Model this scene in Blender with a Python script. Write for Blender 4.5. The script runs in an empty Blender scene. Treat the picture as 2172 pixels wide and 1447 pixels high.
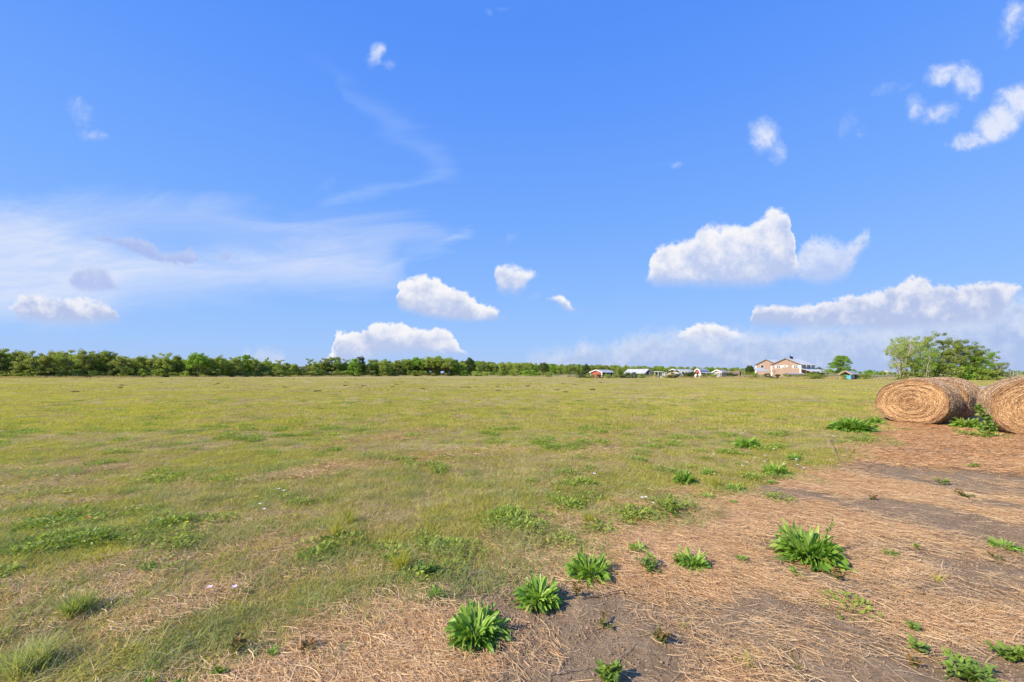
import bpy, math, random
import numpy as np
from mathutils import Vector
R = math.radians
rng = np.random.default_rng(7)
sc = bpy.context.scene
COL = sc.collection
# ------------------------------------------------------------------ view geometry used for siting things
HCAM = 1.55; F = 844.7; CX = 1086.0; HY = 792.0
def gnd(px, py):
    d = HCAM*F/(py-HY); return ((px-CX)/F*d, d)
def at(px, d): return ((px-CX)/F*d, d)
def zat(py, d): return HCAM + (HY-py)/F*d

# ------------------------------------------------------------------ noise
def _hash(ix, iy, s):
    h = (ix.astype(np.int64)*374761393 + iy.astype(np.int64)*668265263 + s*974634777) & 0xffffffff
    h = ((h ^ (h >> 13))*1274126177) & 0xffffffff
    h = (h ^ (h >> 16)) & 0xffffffff
    return h/4294967295.0
def vnoise(x, y, s=0):
    x = np.asarray(x, float); y = np.asarray(y, float)
    ix = np.floor(x); iy = np.floor(y); fx = x-ix; fy = y-iy
    fx = fx*fx*(3-2*fx); fy = fy*fy*(3-2*fy)
    a = _hash(ix, iy, s); b = _hash(ix+1, iy, s); c = _hash(ix, iy+1, s); d = _hash(ix+1, iy+1, s)
    return (a*(1-fx)+b*fx)*(1-fy)+(c*(1-fx)+d*fx)*fy
def fbm(x, y, s=0, o=4):
    v = 0; a = .5; t = 0
    for k in range(o):
        v = v + a*vnoise(x*2**k+17.3*k, y*2**k-9.1*k, s+k*7); t += a; a *= .55
    return v/t
def sst(a, b, x):
    t = np.clip((x-a)/(b-a), 0, 1); return t*t*(3-2*t)

# ------------------------------------------------------------------ mesh helpers
def mesh_np(name, V, Fc, attr=None, smooth=False, mat=None):
    V = np.asarray(V, np.float32); Fc = np.asarray(Fc, np.int32)
    me = bpy.data.meshes.new(name)
    me.vertices.add(len(V)); me.vertices.foreach_set('co', V.ravel())
    n, k = Fc.shape
    me.loops.add(n*k); me.loops.foreach_set('vertex_index', Fc.ravel())
    me.polygons.add(n); me.polygons.foreach_set('loop_start', np.arange(0, n*k, k, dtype=np.int32))
    try: me.polygons.foreach_set('loop_total', np.full(n, k, np.int32))
    except Exception: pass
    if attr is not None:
        for nm, a in attr.items():
            a = np.asarray(a, np.float32)
            if a.ndim == 1:
                at_ = me.attributes.new(nm, 'FLOAT', 'POINT'); at_.data.foreach_set('value', a)
            else:
                at_ = me.attributes.new(nm, 'FLOAT_COLOR', 'POINT'); at_.data.foreach_set('color', a.ravel())
    me.polygons.foreach_set('use_smooth', np.full(n, smooth, bool))
    me.update(); me.validate()
    if mat: me.materials.append(mat)
    return me
def link(name, me, parent=None, loc=(0,0,0), rz=0.0):
    o = bpy.data.objects.new(name, me); COL.objects.link(o)
    o.location = loc; o.rotation_euler = (0, 0, rz)
    if parent: o.parent = parent
    return o
def tag(o, label=None, cat=None, group=None, kind=None):
    if label: o['label'] = label
    if cat: o['category'] = cat
    if group: o['group'] = group
    if kind: o['kind'] = kind
    return o
def empty(name, label, cat, loc, rz=0.0, group=None):
    o = link(name, None, None, loc, rz); o.empty_display_size = .3
    return tag(o, label, cat, group)

class MB:
    def __init__(s): s.v = []; s.f = []
    def quad(s, a, b, c, d):
        i = len(s.v); s.v += [a, b, c, d]; s.f.append((i, i+1, i+2, i+3)); return s
    def poly(s, pts):
        i = len(s.v); s.v += list(pts); s.f.append(tuple(range(i, i+len(pts)))); return s
    def box(s, x0, x1, y0, y1, z0, z1):
        i = len(s.v)
        s.v += [(x0,y0,z0),(x1,y0,z0),(x1,y1,z0),(x0,y1,z0),(x0,y0,z1),(x1,y0,z1),(x1,y1,z1),(x0,y1,z1)]
        for q in ((0,3,2,1),(4,5,6,7),(0,1,5,4),(1,2,6,5),(2,3,7,6),(3,0,4,7)): s.f.append(tuple(i+k for k in q))
        return s
    def bar(s, a, b, w, h=None, up=(0,0,1)):
        a = Vector(a); b = Vector(b); h = h or w; d = (b-a).normalized(); u = Vector(up)
        if abs(d.dot(u)) > .98: u = Vector((1,0,0))
        r = d.cross(u).normalized(); u = r.cross(d).normalized(); i = len(s.v)
        for p in (a, b):
            for sx, sz in ((-1,-1),(1,-1),(1,1),(-1,1)): s.v.append(tuple(p + r*(sx*w/2) + u*(sz*h/2)))
        for q in ((0,1,2,3),(7,6,5,4),(0,4,5,1),(1,5,6,2),(2,6,7,3),(3,7,4,0)): s.f.append(tuple(i+k for k in q))
        return s
    def slab(s, pts, t):
        """thick sheet: polygon pts (ccw seen from above), thickness t downward"""
        n = len(pts); i = len(s.v)
        s.v += list(pts) + [(p[0], p[1], p[2]-t) for p in pts]
        s.f.append(tuple(range(i, i+n))); s.f.append(tuple(range(i+2*n-1, i+n-1, -1)))
        for k in range(n):
            j = (k+1) % n; s.f.append((i+k, i+n+k, i+n+j, i+j))
        return s
    def build(s, name, mat, parent=None, loc=(0,0,0), rz=0.0, smooth=False):
        me = bpy.data.meshes.new(name); me.from_pydata([tuple(v) for v in s.v], [], s.f); me.update()
        if smooth: me.polygons.foreach_set('use_smooth', [True]*len(me.polygons))
        me.materials.append(mat)
        return link(name, me, parent, loc, rz)

def ribbons(P, W, S):
    """P n,k,3 centre lines; W n,k half widths; S n,3 or n,k,3 side vectors"""
    n, k, _ = P.shape
    if S.ndim == 2: S = np.repeat(S[:, None, :], k, 1)
    A = P - S*W[..., None]; B = P + S*W[..., None]
    V = np.stack([A, B], 2).reshape(-1, 3)
    base = (np.arange(n)*k*2)[:, None] + (np.arange(k-1)*2)[None, :]
    Fc = np.stack([base, base+1, base+3, base+2], -1).reshape(-1, 4)
    return V, Fc
def unit(v): return v/np.maximum(np.linalg.norm(v, axis=-1, keepdims=True), 1e-9)

def tube_mesh(paths, sides=6):
    """paths: list of (pts[k,3], radii[k])"""
    Vs = []; Fs = []; off = 0
    for pts, rad in paths:
        pts = np.asarray(pts, float); rad = np.asarray(rad, float); k = len(pts)
        t = np.gradient(pts, axis=0); t = unit(t)
        ref = np.where(np.abs(t[:, 2:3]) > .9, np.array([[1., 0, 0]]), np.array([[0, 0, 1.]]))
        u = unit(np.cross(t, ref)); w = np.cross(t, u)
        a = np.linspace(0, 2*np.pi, sides, endpoint=False)
        ring = pts[:, None, :] + rad[:, None, None]*(np.cos(a)[None, :, None]*u[:, None, :] + np.sin(a)[None, :, None]*w[:, None, :])
        Vs.append(ring.reshape(-1, 3))
        i = np.arange(k-1)[:, None]*sides; j = np.arange(sides)[None, :]; jn = (j+1) % sides
        Fs.append(np.stack([i+j, i+jn, i+sides+jn, i+sides+j], -1).reshape(-1, 4)+off); off += k*sides
    return np.concatenate(Vs), np.concatenate(Fs)

# ------------------------------------------------------------------ node helpers
class NT:
    def __init__(s, tree): s.t = tree; s.n = tree.nodes; s.l = tree.links
    def new(s, typ, **kw):
        n = s.n.new(typ)
        for k, v in kw.items(): setattr(n, k, v)
        return n
    def put(s, sock, v):
        if v is None: return
        if hasattr(v, 'is_output') or isinstance(v, bpy.types.NodeSocket): s.l.new(v, sock)
        elif isinstance(v, (tuple, list)) and len(v) == 3 and sock.type == 'RGBA': sock.default_value = (*v, 1)
        else: sock.default_value = v
    def m(s, op, a, b=None, c=None, clamp=False):
        n = s.new('ShaderNodeMath', operation=op, use_clamp=clamp)
        s.put(n.inputs[0], a); s.put(n.inputs[1], b); s.put(n.inputs[2], c) if c is not None else None
        return n.outputs[0]
    def vm(s, op, a, b=None, out=0):
        n = s.new('ShaderNodeVectorMath', operation=op); s.put(n.inputs[0], a)
        if b is not None:
            if op == 'SCALE': s.put(n.inputs['Scale'], b)
            else: s.put(n.inputs[1], b)
        return n.outputs[out]
    def rng(s, v, a, b, c=0, d=1, smooth=True):
        n = s.new('ShaderNodeMapRange', interpolation_type='SMOOTHSTEP' if smooth else 'LINEAR')
        s.put(n.inputs['Value'], v)
        for k, x in zip(('From Min','From Max','To Min','To Max'), (a, b, c, d)): s.put(n.inputs[k], x)
        return n.outputs[0]
    def mix(s, f, a, b, mode='MIX'):
        n = s.new('ShaderNodeMix', data_type='RGBA', blend_type=mode)
        s.put(n.inputs[0], f); s.put(n.inputs[6], a); s.put(n.inputs[7], b); return n.outputs[2]
    def noise(s, vec, scale, detail=3, rough=.55, out=0, dist=0.0):
        n = s.new('ShaderNodeTexNoise'); s.put(n.inputs['Vector'], vec); n.inputs['Scale'].default_value = scale
        n.inputs['Detail'].default_value = detail; n.inputs['Roughness'].default_value = rough
        n.inputs['Distortion'].default_value = dist; return n.outputs[out]
    def curve(s, v, pts):
        n = s.new('ShaderNodeFloatCurve'); c = n.mapping.curves[0]
        while len(c.points) > 2: c.points.remove(c.points[1])
        pts = sorted(pts)
        c.points[0].location = pts[0]; c.points[1].location = pts[-1]
        for p in pts[1:-1]: c.points.new(*p)
        for p in c.points: p.handle_type = 'AUTO_CLAMPED'
        n.mapping.update(); s.put(n.inputs['Value'], v); return n.outputs[0]
def new_mat(name):
    m = bpy.data.materials.new(name); m.use_nodes = True; m.node_tree.nodes.clear()
    t = NT(m.node_tree); out = t.new('ShaderNodeOutputMaterial'); return m, t, out
def principled(t, out, col, rough=.8, spec=.2, bump=None, bstr=.3, bdist=.02, metal=0.0):
    p = t.new('ShaderNodeBsdfPrincipled'); t.put(p.inputs['Base Color'], col); t.put(p.inputs['Roughness'], rough)
    t.put(p.inputs['Specular IOR Level'], spec); p.inputs['Metallic'].default_value = metal
    if bump is not None:
        b = t.new('ShaderNodeBump'); b.inputs['Strength'].default_value = bstr; b.inputs['Distance'].default_value = bdist
        t.put(b.inputs['Height'], bump); t.l.new(b.outputs[0], p.inputs['Normal'])
    t.l.new(p.outputs[0], out.inputs[0]); return p
def leafy(name, cols, transl=.35, rough=.6, spec=.25, attr='v', objrand=.25):
    """foliage: colour picked along a ramp by a per-leaf attribute; part of the light passes through"""
    m, t, out = new_mat(name)
    a = t.new('ShaderNodeAttribute', attribute_name=attr); oi = t.new('ShaderNodeObjectInfo')
    v = t.m('ADD', t.m('MULTIPLY', a.outputs['Fac'], 1-objrand), t.m('MULTIPLY', oi.outputs['Random'], objrand), clamp=True)
    r = t.new('ShaderNodeValToRGB'); t.put(r.inputs[0], v); e = r.color_ramp.elements
    n = len(cols); e[0].position = 0; e[0].color = (*cols[0], 1); e[1].position = 1; e[1].color = (*cols[-1], 1)
    for i in range(1, n-1): x = e.new(i/(n-1)); x.color = (*cols[i], 1)
    p = t.new('ShaderNodeBsdfPrincipled'); t.put(p.inputs['Base Color'], r.outputs[0])
    p.inputs['Roughness'].default_value = rough; p.inputs['Specular IOR Level'].default_value = spec
    tr = t.new('ShaderNodeBsdfTranslucent')
    t.put(tr.inputs[0], t.mix(1.0, r.outputs[0], (1.25, 1.3, .6), 'MULTIPLY'))
    mx = t.new('ShaderNodeMixShader'); mx.inputs[0].default_value = transl
    t.l.new(p.outputs[0], mx.inputs[1]); t.l.new(tr.outputs[0], mx.inputs[2]); t.l.new(mx.outputs[0], out.inputs[0])
    return m
def plain(name, col, rough=.7, spec=.3, var=.25, scale=3.0, metal=0.0, coords='Object', stretch=(1,1,1)):
    m, t, out = new_mat(name); tc = t.new('ShaderNodeTexCoord')
    vec = t.vm('MULTIPLY', tc.outputs[coords], stretch)
    n = t.noise(vec, scale, 5, .6)
    f = t.rng(n, .3, .7, 1-var, 1+var, False)
    c = t.vm('SCALE', col, f)
    principled(t, out, c, rough, spec, metal=metal); return m

# ------------------------------------------------------------------ camera
cam = bpy.data.cameras.new('camera'); camo = bpy.data.objects.new('camera', cam); COL.objects.link(camo)
camo.location = (0, 0, HCAM); camo.rotation_euler = (R(90), 0, 0)
cam.sensor_width = 36; cam.lens = 36*F/2172; cam.shift_y = (HY-723.5)/2172; cam.clip_end = 20000; cam.clip_start = .05
sc.camera = camo
sc.view_settings.view_transform = 'Standard'; sc.view_settings.look = 'None'
sc.view_settings.exposure = 0.65; sc.view_settings.gamma = 1.0
sc.cycles.max_bounces = 6; sc.cycles.transparent_max_bounces = 6

# ------------------------------------------------------------------ sun and sky
SUN_AZ = R(-118); SUN_EL = R(36)     # azimuth from +Y towards +X : the sun stands to the left and a little behind
sd = Vector((math.sin(SUN_AZ)*math.cos(SUN_EL), math.cos(SUN_AZ)*math.cos(SUN_EL), math.sin(SUN_EL)))
sl = bpy.data.lights.new('sun', 'SUN'); sl.energy = 4.3; sl.angle = R(.6); sl.color = (1, .90, .74)
so = bpy.data.objects.new('sun', sl); COL.objects.link(so); so.rotation_euler = (-sd).to_track_quat('-Z', 'Y').to_euler()

w = bpy.data.worlds.new('World'); sc.world = w; w.use_nodes = True; w.node_tree.nodes.clear()
T = NT(w.node_tree)
sky = T.new('ShaderNodeTexSky', sky_type='NISHITA'); sky.sun_disc = False; sky.sun_elevation = SUN_EL
sky.sun_rotation = SUN_AZ; sky.air_density = 1.0; sky.dust_density = .6; sky.ozone_density = 2.0
SKY_STR = .12; KS = SKY_STR*2**.65
tc = T.new('ShaderNodeTexCoord')
sx = T.new('ShaderNodeSeparateXYZ'); T.l.new(tc.outputs['Generated'], sx.inputs[0])
ay = T.m('MAXIMUM', T.m('ABSOLUTE', sx.outputs[1]), .08)
U = T.m('ADD', T.m('MULTIPLY', T.m('DIVIDE', sx.outputs[0], ay), F), CX)       # bearing scale
V = T.m('SUBTRACT', HY, T.m('MULTIPLY', T.m('DIVIDE', sx.outputs[2], ay), F))    # height scale, 792 at the horizon
# sky colour: physical sky, pulled to the deep clean blue of the day by elevation
el = T.rng(sx.outputs[2], 0.0, .66, 0, 1, False)
ramp = T.new('ShaderNodeValToRGB'); T.put(ramp.inputs[0], el)
SK = [(0.0,(.42,.57,.87)),(.10,(.35,.565,.97)),(.28,(.265,.505,1.0)),(.5,(.19,.425,1.0)),(.8,(.122,.335,.99)),(1.0,(.09,.29,.96))]
e = ramp.color_ramp.elements; e[0].color = (*SK[0][1], 1); e[1].color = (*SK[-1][1], 1)
for p_, c_ in SK[1:-1]: x = e.new(p_); x.color = (*c_, 1)
skyc = T.mix(.96, sky.outputs[0], T.vm('SCALE', ramp.outputs[0], 1/KS))
UV = T.new('ShaderNodeCombineXYZ'); T.put(UV.inputs[0], U); T.put(UV.inputs[1], V)
w1 = T.vm('SUBTRACT', T.noise(UV.outputs[0], 1/95., 2, .5, 1), (.5,.5,.5))
w2 = T.vm('SUBTRACT', T.noise(UV.outputs[0], 1/26., 5, .62, 1), (.5,.5,.5))
wv = T.vm('ADD', T.vm('SCALE', w1, 26.), T.vm('SCALE', w2, 24.))
sw = T.new('ShaderNodeSeparateXYZ'); T.l.new(wv, sw.inputs[0])
Uw = T.m('ADD', U, sw.outputs[0]); Vw = T.m('ADD', V, sw.outputs[1])
tU = T.m('DIVIDE', T.m('ADD', Uw, 200.), 2572., clamp=True)
def prof(pts): return [((x+200)/2572., y/1000.) for x, y in pts]
def spans(items, off, mids):
    pts = [(-200, off)]
    for it, (m0, m1) in zip(items, mids): pts += [(it[0][0]-26, off), (it[0][0]-14, m0)] + it + [(it[-1][0]+14, m1), (it[-1][0]+26, off)]
    pts.append((2372, off)); return pts
billow = T.noise(UV.outputs[0], 1/42., 5, .6)
billow2 = T.noise(UV.outputs[0], 1/50., 5, .58)
lump = T.m('ABSOLUTE', T.m('SUBTRACT', T.noise(UV.outputs[0], 1/21., 3, .5), .5))
col = skyc
# thin high veil -------------------------------------------------------
st = T.new('ShaderNodeCombineXYZ')
T.put(st.inputs[0], T.m('ADD', T.m('MULTIPLY', U, 1/420.), T.m('MULTIPLY', V, 1/900.))); T.put(st.inputs[1], T.m('MULTIPLY', V, 1/85.))
streak = T.noise(st.outputs[0], 1.0, 6, .62, dist=1.1)
sb = T.new('ShaderNodeCombineXYZ'); T.put(sb.inputs[0], T.m('ADD', T.m('MULTIPLY', U, 1/160.), T.m('MULTIPLY', V, 1/300.))); T.put(sb.inputs[1], T.m('ADD', T.m('MULTIPLY', V, 1/30.), T.m('MULTIPLY', U, 1/260.)))
wisp = T.noise(sb.outputs[0], 1.0, 6, .62, dist=1.4)
sV = T.m('ADD', V, T.m('MULTIPLY', T.m('SUBTRACT', streak, .5), 120.))
tU0 = T.m('DIVIDE', T.m('ADD', U, 200.), 2572., clamp=True)
def veil(col, top, bot, soft_t, soft_b, op, colr=(.70,.78,.97)):
    a = T.m('MULTIPLY', T.curve(tU0, prof(top)), 1000.); b = T.m('MULTIPLY', T.curve(tU0, prof(bot)), 1000.)
    f = T.m('MULTIPLY', T.rng(T.m('SUBTRACT', sV, a), -soft_t*.3, soft_t, 0, 1), T.rng(T.m('SUBTRACT', b, sV), -soft_b*.3, soft_b, 0, 1))
    f = T.m('MULTIPLY', T.m('MULTIPLY', f, op), T.m('MULTIPLY', T.rng(streak, .25, .70, .62, 1.12), T.rng(wisp, .3, .7, .84, 1.1)), clamp=True)
    return T.mix(f, col, tuple(c/KS for c in colr))
col = veil(col, [(-200,415),(0,440),(200,470),(400,500),(600,490),(760,510),(850,560),(900,700),(2372,900)],
           [(-200,720),(0,700),(150,700),(300,640),(600,625),(850,620),(900,600),(2372,500)], 85, 75, .86)
col = veil(col, [(-200,440),(300,395),(520,430),(620,455),(800,450),(900,465),(960,480),(1010,490),(1060,640),(2372,900)],
           [(-200,560),(300,500),(600,520),(800,560),(870,540),(940,530),(1000,500),(1060,450),(2372,300)], 50, 46, .34)
col = veil(col, [(-200,900),(560,700),(660,120),(740,170),(840,230),(900,262),(960,320),(1000,420),(1100,900),(2372,900)],
           [(-200,200),(560,200),(660,140),(740,230),(840,300),(900,340),(960,380),(1000,340),(1100,200),(2372,200)], 60, 34, .22, (.46,.64,1.0))
col = veil(col, [(-200,900),(560,600),(680,428),(760,400),(860,376),(940,350),(985,400),(1100,900),(2372,900)],
           [(-200,300),(560,430),(680,446),(760,432),(860,402),(940,372),(985,350),(1100,200),(2372,200)], 24, 24, .36, (.52,.69,1.0))
col = veil(col, [(-200,900),(760,700),(820,560),(880,536),(940,516),(985,478),(1030,560),(1100,900),(2372,900)],
           [(-200,200),(760,480),(820,585),(880,556),(940,536),(985,512),(1030,470),(1100,200),(2372,200)], 20, 20, .34, (.60,.74,1.0))
# grey ragged shreds in front of the veil
def cloud(col, items, amp=26, soft=9, lit=(.93,.93,.965), shade=(.50,.585,.83), op=1.0, base_soft=14, contrast=1.0, shift=0.0, lumpy=1.5, grow=0.0):
    top = []; bot = []
    for it in items:
        top.append([(x, t) for x, t, b in it]); bot.append([(x, b) for x, t, b in it])
    mids = [((it[0][1]*.35+it[0][2]*.65), (it[-1][1]*.35+it[-1][2]*.65)) for it in items]
    tp = spans(top, 880, mids); bt = spans(bot, 10, mids)
    a = T.m('MULTIPLY', T.curve(tU, prof(tp)), 1000.); b = T.m('MULTIPLY', T.curve(tU, prof(bt)), 1000.)
    a = T.m('SUBTRACT', a, grow); b = T.m('ADD', b, grow)
    n = T.m('ADD', T.m('MULTIPLY', T.m('SUBTRACT', billow, .5), float(amp)), T.m('MULTIPLY', T.m('SUBTRACT', .07, lump), float(amp)*lumpy))
    ft = T.m('ADD', T.m('SUBTRACT', Vw, a), n); fb = T.m('ADD', T.m('SUBTRACT', b, V), T.m('MULTIPLY', n, .6))
    al = T.m('MULTIPLY', T.rng(ft, -soft*.5, soft), T.rng(fb, -2, base_soft))
    h = T.m('DIVIDE', T.m('SUBTRACT', b, Vw), T.m('MAXIMUM', T.m('SUBTRACT', b, a), 25.))     # 0 at the base, 1 at the top
    lf = T.m('ADD', T.m('MULTIPLY', h, .95), T.m('MULTIPLY', T.m('SUBTRACT', billow2, .5), 2.0*contrast)); lf = T.m('ADD', lf, T.m('MULTIPLY', T.m('SUBTRACT', .08, lump), .7))
    lf = T.m('ADD', lf, T.rng(ft, 22, 2, 0, .2)); lf = T.m('SUBTRACT', lf, .16+shift)
    cc = T.mix(T.rng(lf, -.05, .95), tuple(c/KS for c in shade), tuple(c/KS for c in lit))
    return T.mix(T.m('MULTIPLY', al, op, clamp=True), col, cc)
# pale mass close to the horizon
col = cloud(col, [[(1120,752,800),(1180,748,800),(1215,750,800),(1240,722,800),(1275,735,800),(1330,716,800),(1400,702,800),(1470,700,800),(1580,700,800),(1640,706,800),(1720,690,800),(1850,680,800),(2000,664,800),(2100,640,800),(2200,620,800),(2360,620,800)],
                  [(520,745,800),(560,742,800),(600,752,800)]], amp=40, soft=34, lit=(.66,.735,.91), shade=(.43,.55,.83), op=.92, base_soft=10)
col = cloud(col, [[(705,742,790),(715,706,780),(765,702,775),(790,688,770),(835,684,765),(870,692,765),(900,697,765),(945,698,765),(965,722,765),(985,748,765)],
                  [(1445,700,730),(1470,688,735),(1510,684,740),(1545,694,738),(1575,704,726),(1582,715,722)]], amp=20, soft=6, base_soft=34)
col = cloud(col, [[(30,640,672),(45,622,690),(85,622,694),(110,636,696),(150,632,697),(200,636,697),(240,655,694),(268,680,688)],
                  [(1592,690,690),(1597,655,700),(1640,643,702),(1690,645,705),(1740,640,706),(1790,630,708),(1850,618,710),(1900,610,708),(1945,588,706),(1990,602,702),(2060,604,696),(2110,602,690),(2150,598,640),(2172,615,630),(2300,640,640)]],
            amp=24, soft=8, base_soft=30, shade=(.47,.56,.82), lit=(.86,.87,.95), contrast=1.3, shift=.12)
col = cloud(col, [[(836,640,640),(842,602,660),(870,594,668),(905,587,678),(950,600,684),(985,620,690),(1020,642,688),(1050,655,684),(1066,672,680)],
                  [(1168,632,640),(1190,632,655),(1222,660,668)]], amp=22, soft=7, base_soft=22)
col = cloud(col, [[(140,585,605),(150,562,615),(200,560,622),(250,600,618)]], amp=30, soft=14, lit=(.66,.72,.92), shade=(.43,.53,.86), op=.85, base_soft=18)
col = cloud(col, [[(198,505,510),(240,502,518),(300,506,545),(350,538,560),(400,530,562),(425,545,555)],[(455,535,540),(480,535,552)]], amp=30, soft=12, lit=(.50,.60,.90), shade=(.40,.51,.86), op=.95, base_soft=10)
col = cloud(col, [[(1370,590,605),(1380,560,612),(1398,525,616),(1425,520,616),(1455,512,616),(1492,480,618),(1560,476,618),(1610,468,618),(1640,446,614),(1662,448,606),(1682,478,602),(1690,540,600),(1704,575,598),(1735,596,600)],
                  [(1048,575,590),(1058,558,628),(1090,560,634),(1120,572,622),(1134,580,596)]], amp=26, soft=13, base_soft=34, shade=(.50,.60,.87))
col = cloud(col, [[(1692,545,588),(1702,525,602),(1735,502,612),(1770,508,608),(1798,522,592),(1822,502,556),(1836,492,534)]], amp=34, soft=24, base_soft=30, lit=(.82,.86,.97), shade=(.50,.61,.90), op=.85)
PUFFS = [(800,118,17,27,25,1.0),(828,140,17,11,20,.55),(170,240,22,36,-30,.55),(195,285,32,15,10,.5),(1035,27,11,11,0,.45),(1065,22,26,8,-5,.22),
 (1622,286,32,36,10,1.15),(1648,322,22,32,0,.8),(1998,155,38,24,-15,1.2),(2048,172,30,40,-35,1.15),(1942,232,24,30,-20,.9),(1990,242,42,20,-20,.95),
 (2165,215,48,34,0,1.3),(2120,258,62,34,-38,1.4),(2062,298,48,18,-12,1.1),(2152,40,26,52,25,.9),(1805,268,26,42,-15,.32),(1882,188,52,12,-8,.36),(1425,348,30,10,0,.4),(1080,502,24,12,-25,.35),(806,584,28,16,0,.45),(690,398,24,12,-30,.25),(1160,622,52,10,-20,.35)]
fr = T.noise(UV.outputs[0], 1/30., 7, .62, dist=.5)
pw = T.vm('ADD', UV.outputs[0], T.vm('SCALE', wv, 1.1)); dens = None
for cx_, cy_, ra, rb, an, pk in PUFFS:
    c_, s_ = math.cos(R(an)), math.sin(R(an)); q_ = T.vm('SUBTRACT', pw, (float(cx_), float(cy_), 0.))
    d1 = T.vm('DOT_PRODUCT', q_, (c_/ra/1.35, s_/ra/1.35, 0.), out=1); d2 = T.vm('DOT_PRODUCT', q_, (-s_/rb/1.35, c_/rb/1.35, 0.), out=1)
    f_ = T.m('MULTIPLY', T.m('SUBTRACT', 1.0, T.m('ADD', T.m('MULTIPLY', d1, d1), T.m('MULTIPLY', d2, d2))), float(pk))
    dens = f_ if dens is None else T.m('MAXIMUM', dens, f_)
al = T.rng(T.m('ADD', dens, T.m('MULTIPLY', T.m('SUBTRACT', fr, .54), 1.5)), .0, 1.35, 0, .95)
col = T.mix(T.m('MULTIPLY', al, T.rng(dens, 0.0, .25)), col, T.mix(T.rng(T.m('ADD', al, T.m('MULTIPLY', T.m('SUBTRACT', billow2, .5), 1.2)), .2, 1.0), tuple(c/KS for c in (.48,.62,.97)), tuple(c/KS for c in (.78,.83,.98))))
bg = T.new('ShaderNodeBackground'); T.put(bg.inputs[0], col); bg.inputs[1].default_value = SKY_STR
wo = T.new('ShaderNodeOutputWorld'); T.l.new(bg.outputs[0], wo.inputs[0])
w.cycles.sampling_method = 'MANUAL'; w.cycles.sample_map_resolution = 512

# ------------------------------------------------------------------ ground fields (numpy, shared by the sheet and by what grows on it)
BX = np.array([-8.0,-3.2,-1.67,-.83,.05,1.33,2.36,5.66,9.6,14.0,30.0,60.0])
BY = np.array([-1.0,.9,2.0,2.99,3.35,4.0,4.7,7.1,10.3,15.0,40.0,80.0])
def straw_zone(x, y):
    """1 on the raked straw and bare soil to the right, 0 in the meadow"""
    yb = np.interp(x, BX, BY)
    slope = .95
    d = (yb-y)/math.sqrt(1+slope*slope)
    n = (fbm(x*.9, y*.9, 3)-.5)*1.15*np.clip(.5+np.hypot(x, y)*.04, .4, 1.2)
    z = sst(-.10, .16, d+n)
    far = sst(26, 20, np.hypot(x-14, (y-13)))
    right = sst(26, 14, y)
    return z*far*right
def soil(x, y):
    # long axis of the wisps runs from upper left to lower right
    u = (x*.75-y*.66); v = (x*.66+y*.75)
    n = fbm(u*.55, v*1.6, 21, 5)
    b = .485 + .11*sst(.7, 2.0, x)*sst(5.2, 3.2, y) - .10*sst(3.6, 5.5, y)*sst(1.15, .7, x/np.maximum(y, .3)) - .04*sst(8, 12, y) - .09*sst(-.5, -2.2, x)
    bias = np.zeros_like(n)
    for cx, cy, r, a in ((.35,2.15,.55,.2),(1.0,2.35,.5,.10),(3.6,2.9,1.2,.10),(4.2,3.9,1.4,.07),(1.2,1.95,.4,-.2),(1.0,3.1,.7,-.06),(-.6,2.1,.6,-.1),(2.0,2.2,.5,.12),(2.8,3.6,.8,.06)):
        bias = bias + a*np.exp(-((x-cx)**2+(y-cy)**2)/r**2)
    return sst(-.05, .05, b+bias-n)
def green(x, y):
    n = fbm(x*.42+3, y*.42, 41, 5); n2 = fbm(x*1.9, y*1.9, 47, 4)
    return sst(.43, .62, n*.55+n2*.45+.03)
def thatch(x, y):
    u = (x*.83+y*.55); v = (-x*.55+y*.83)
    n = fbm(u*.35, v*1.0, 61, 5)
    return sst(.575, .67, n + .035*sst(9, 3, y))*(.3+.6*sst(12, 4, y))
def H(x, y):
    r = np.hypot(x, y)
    h = (fbm(x*.35, y*.35, 81, 3)-.5)*.10*sst(0.5, 10, r)
    h = h + (fbm(x*2.6, y*2.6, 83, 4)-.5)*.045*(1-sst(20, 40, r))
    # raised berm of taller turf along the edge of the straw
    return h
def axis_lines(lim, st=.05, lin=3.5, g=1.032):
    out = [0.0]; s = st
    while out[-1] < lim:
        out.append(out[-1]+s)
        if out[-1] > lin: s *= g
    return np.array(out)
ax = axis_lines(4200); xs = np.concatenate([-ax[:0:-1], ax])
ay_ = axis_lines(6000, .05, 6.0, 1.03); ys = np.concatenate([[-900,-300,-120,-60,-30,-15,-8,-4,-2,-1,-.5,-.2], ay_])
XX, YY = np.meshgrid(xs, ys); nx, ny = len(xs), len(ys)
x_, y_ = XX.ravel(), YY.ravel()
mask = np.stack([straw_zone(x_, y_), soil(x_, y_), green(x_, y_), thatch(x_, y_)], 1)
i = (np.arange(ny-1)[:, None]*nx+np.arange(nx-1)[None, :]).ravel()
Fq = np.stack([i, i+1, i+nx+1, i+nx], 1)
gm, t, out = new_mat('ground')
g = t.new('ShaderNodeNewGeometry'); P = g.outputs['Position']
at1 = t.new('ShaderNodeAttribute', attribute_name='mask'); s3 = t.new('ShaderNodeSeparateColor'); t.l.new(at1.outputs['Color'], s3.inputs[0])
zS, zSoil, zG = s3.outputs[0], s3.outputs[1], s3.outputs[2]; zT = at1.outputs['Alpha']
fine = t.noise(P, 38, 5, .7); mid = t.noise(P, 5.5, 4, .6); big = t.noise(P, .16, 4, .55); huge = t.noise(P, .028, 3, .5)
fib = t.new('ShaderNodeMapping'); fib.inputs['Rotation'].default_value = (0, 0, R(41)); fib.inputs['Scale'].default_value = (10, 90, 30); t.l.new(P, fib.inputs[0])
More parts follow.
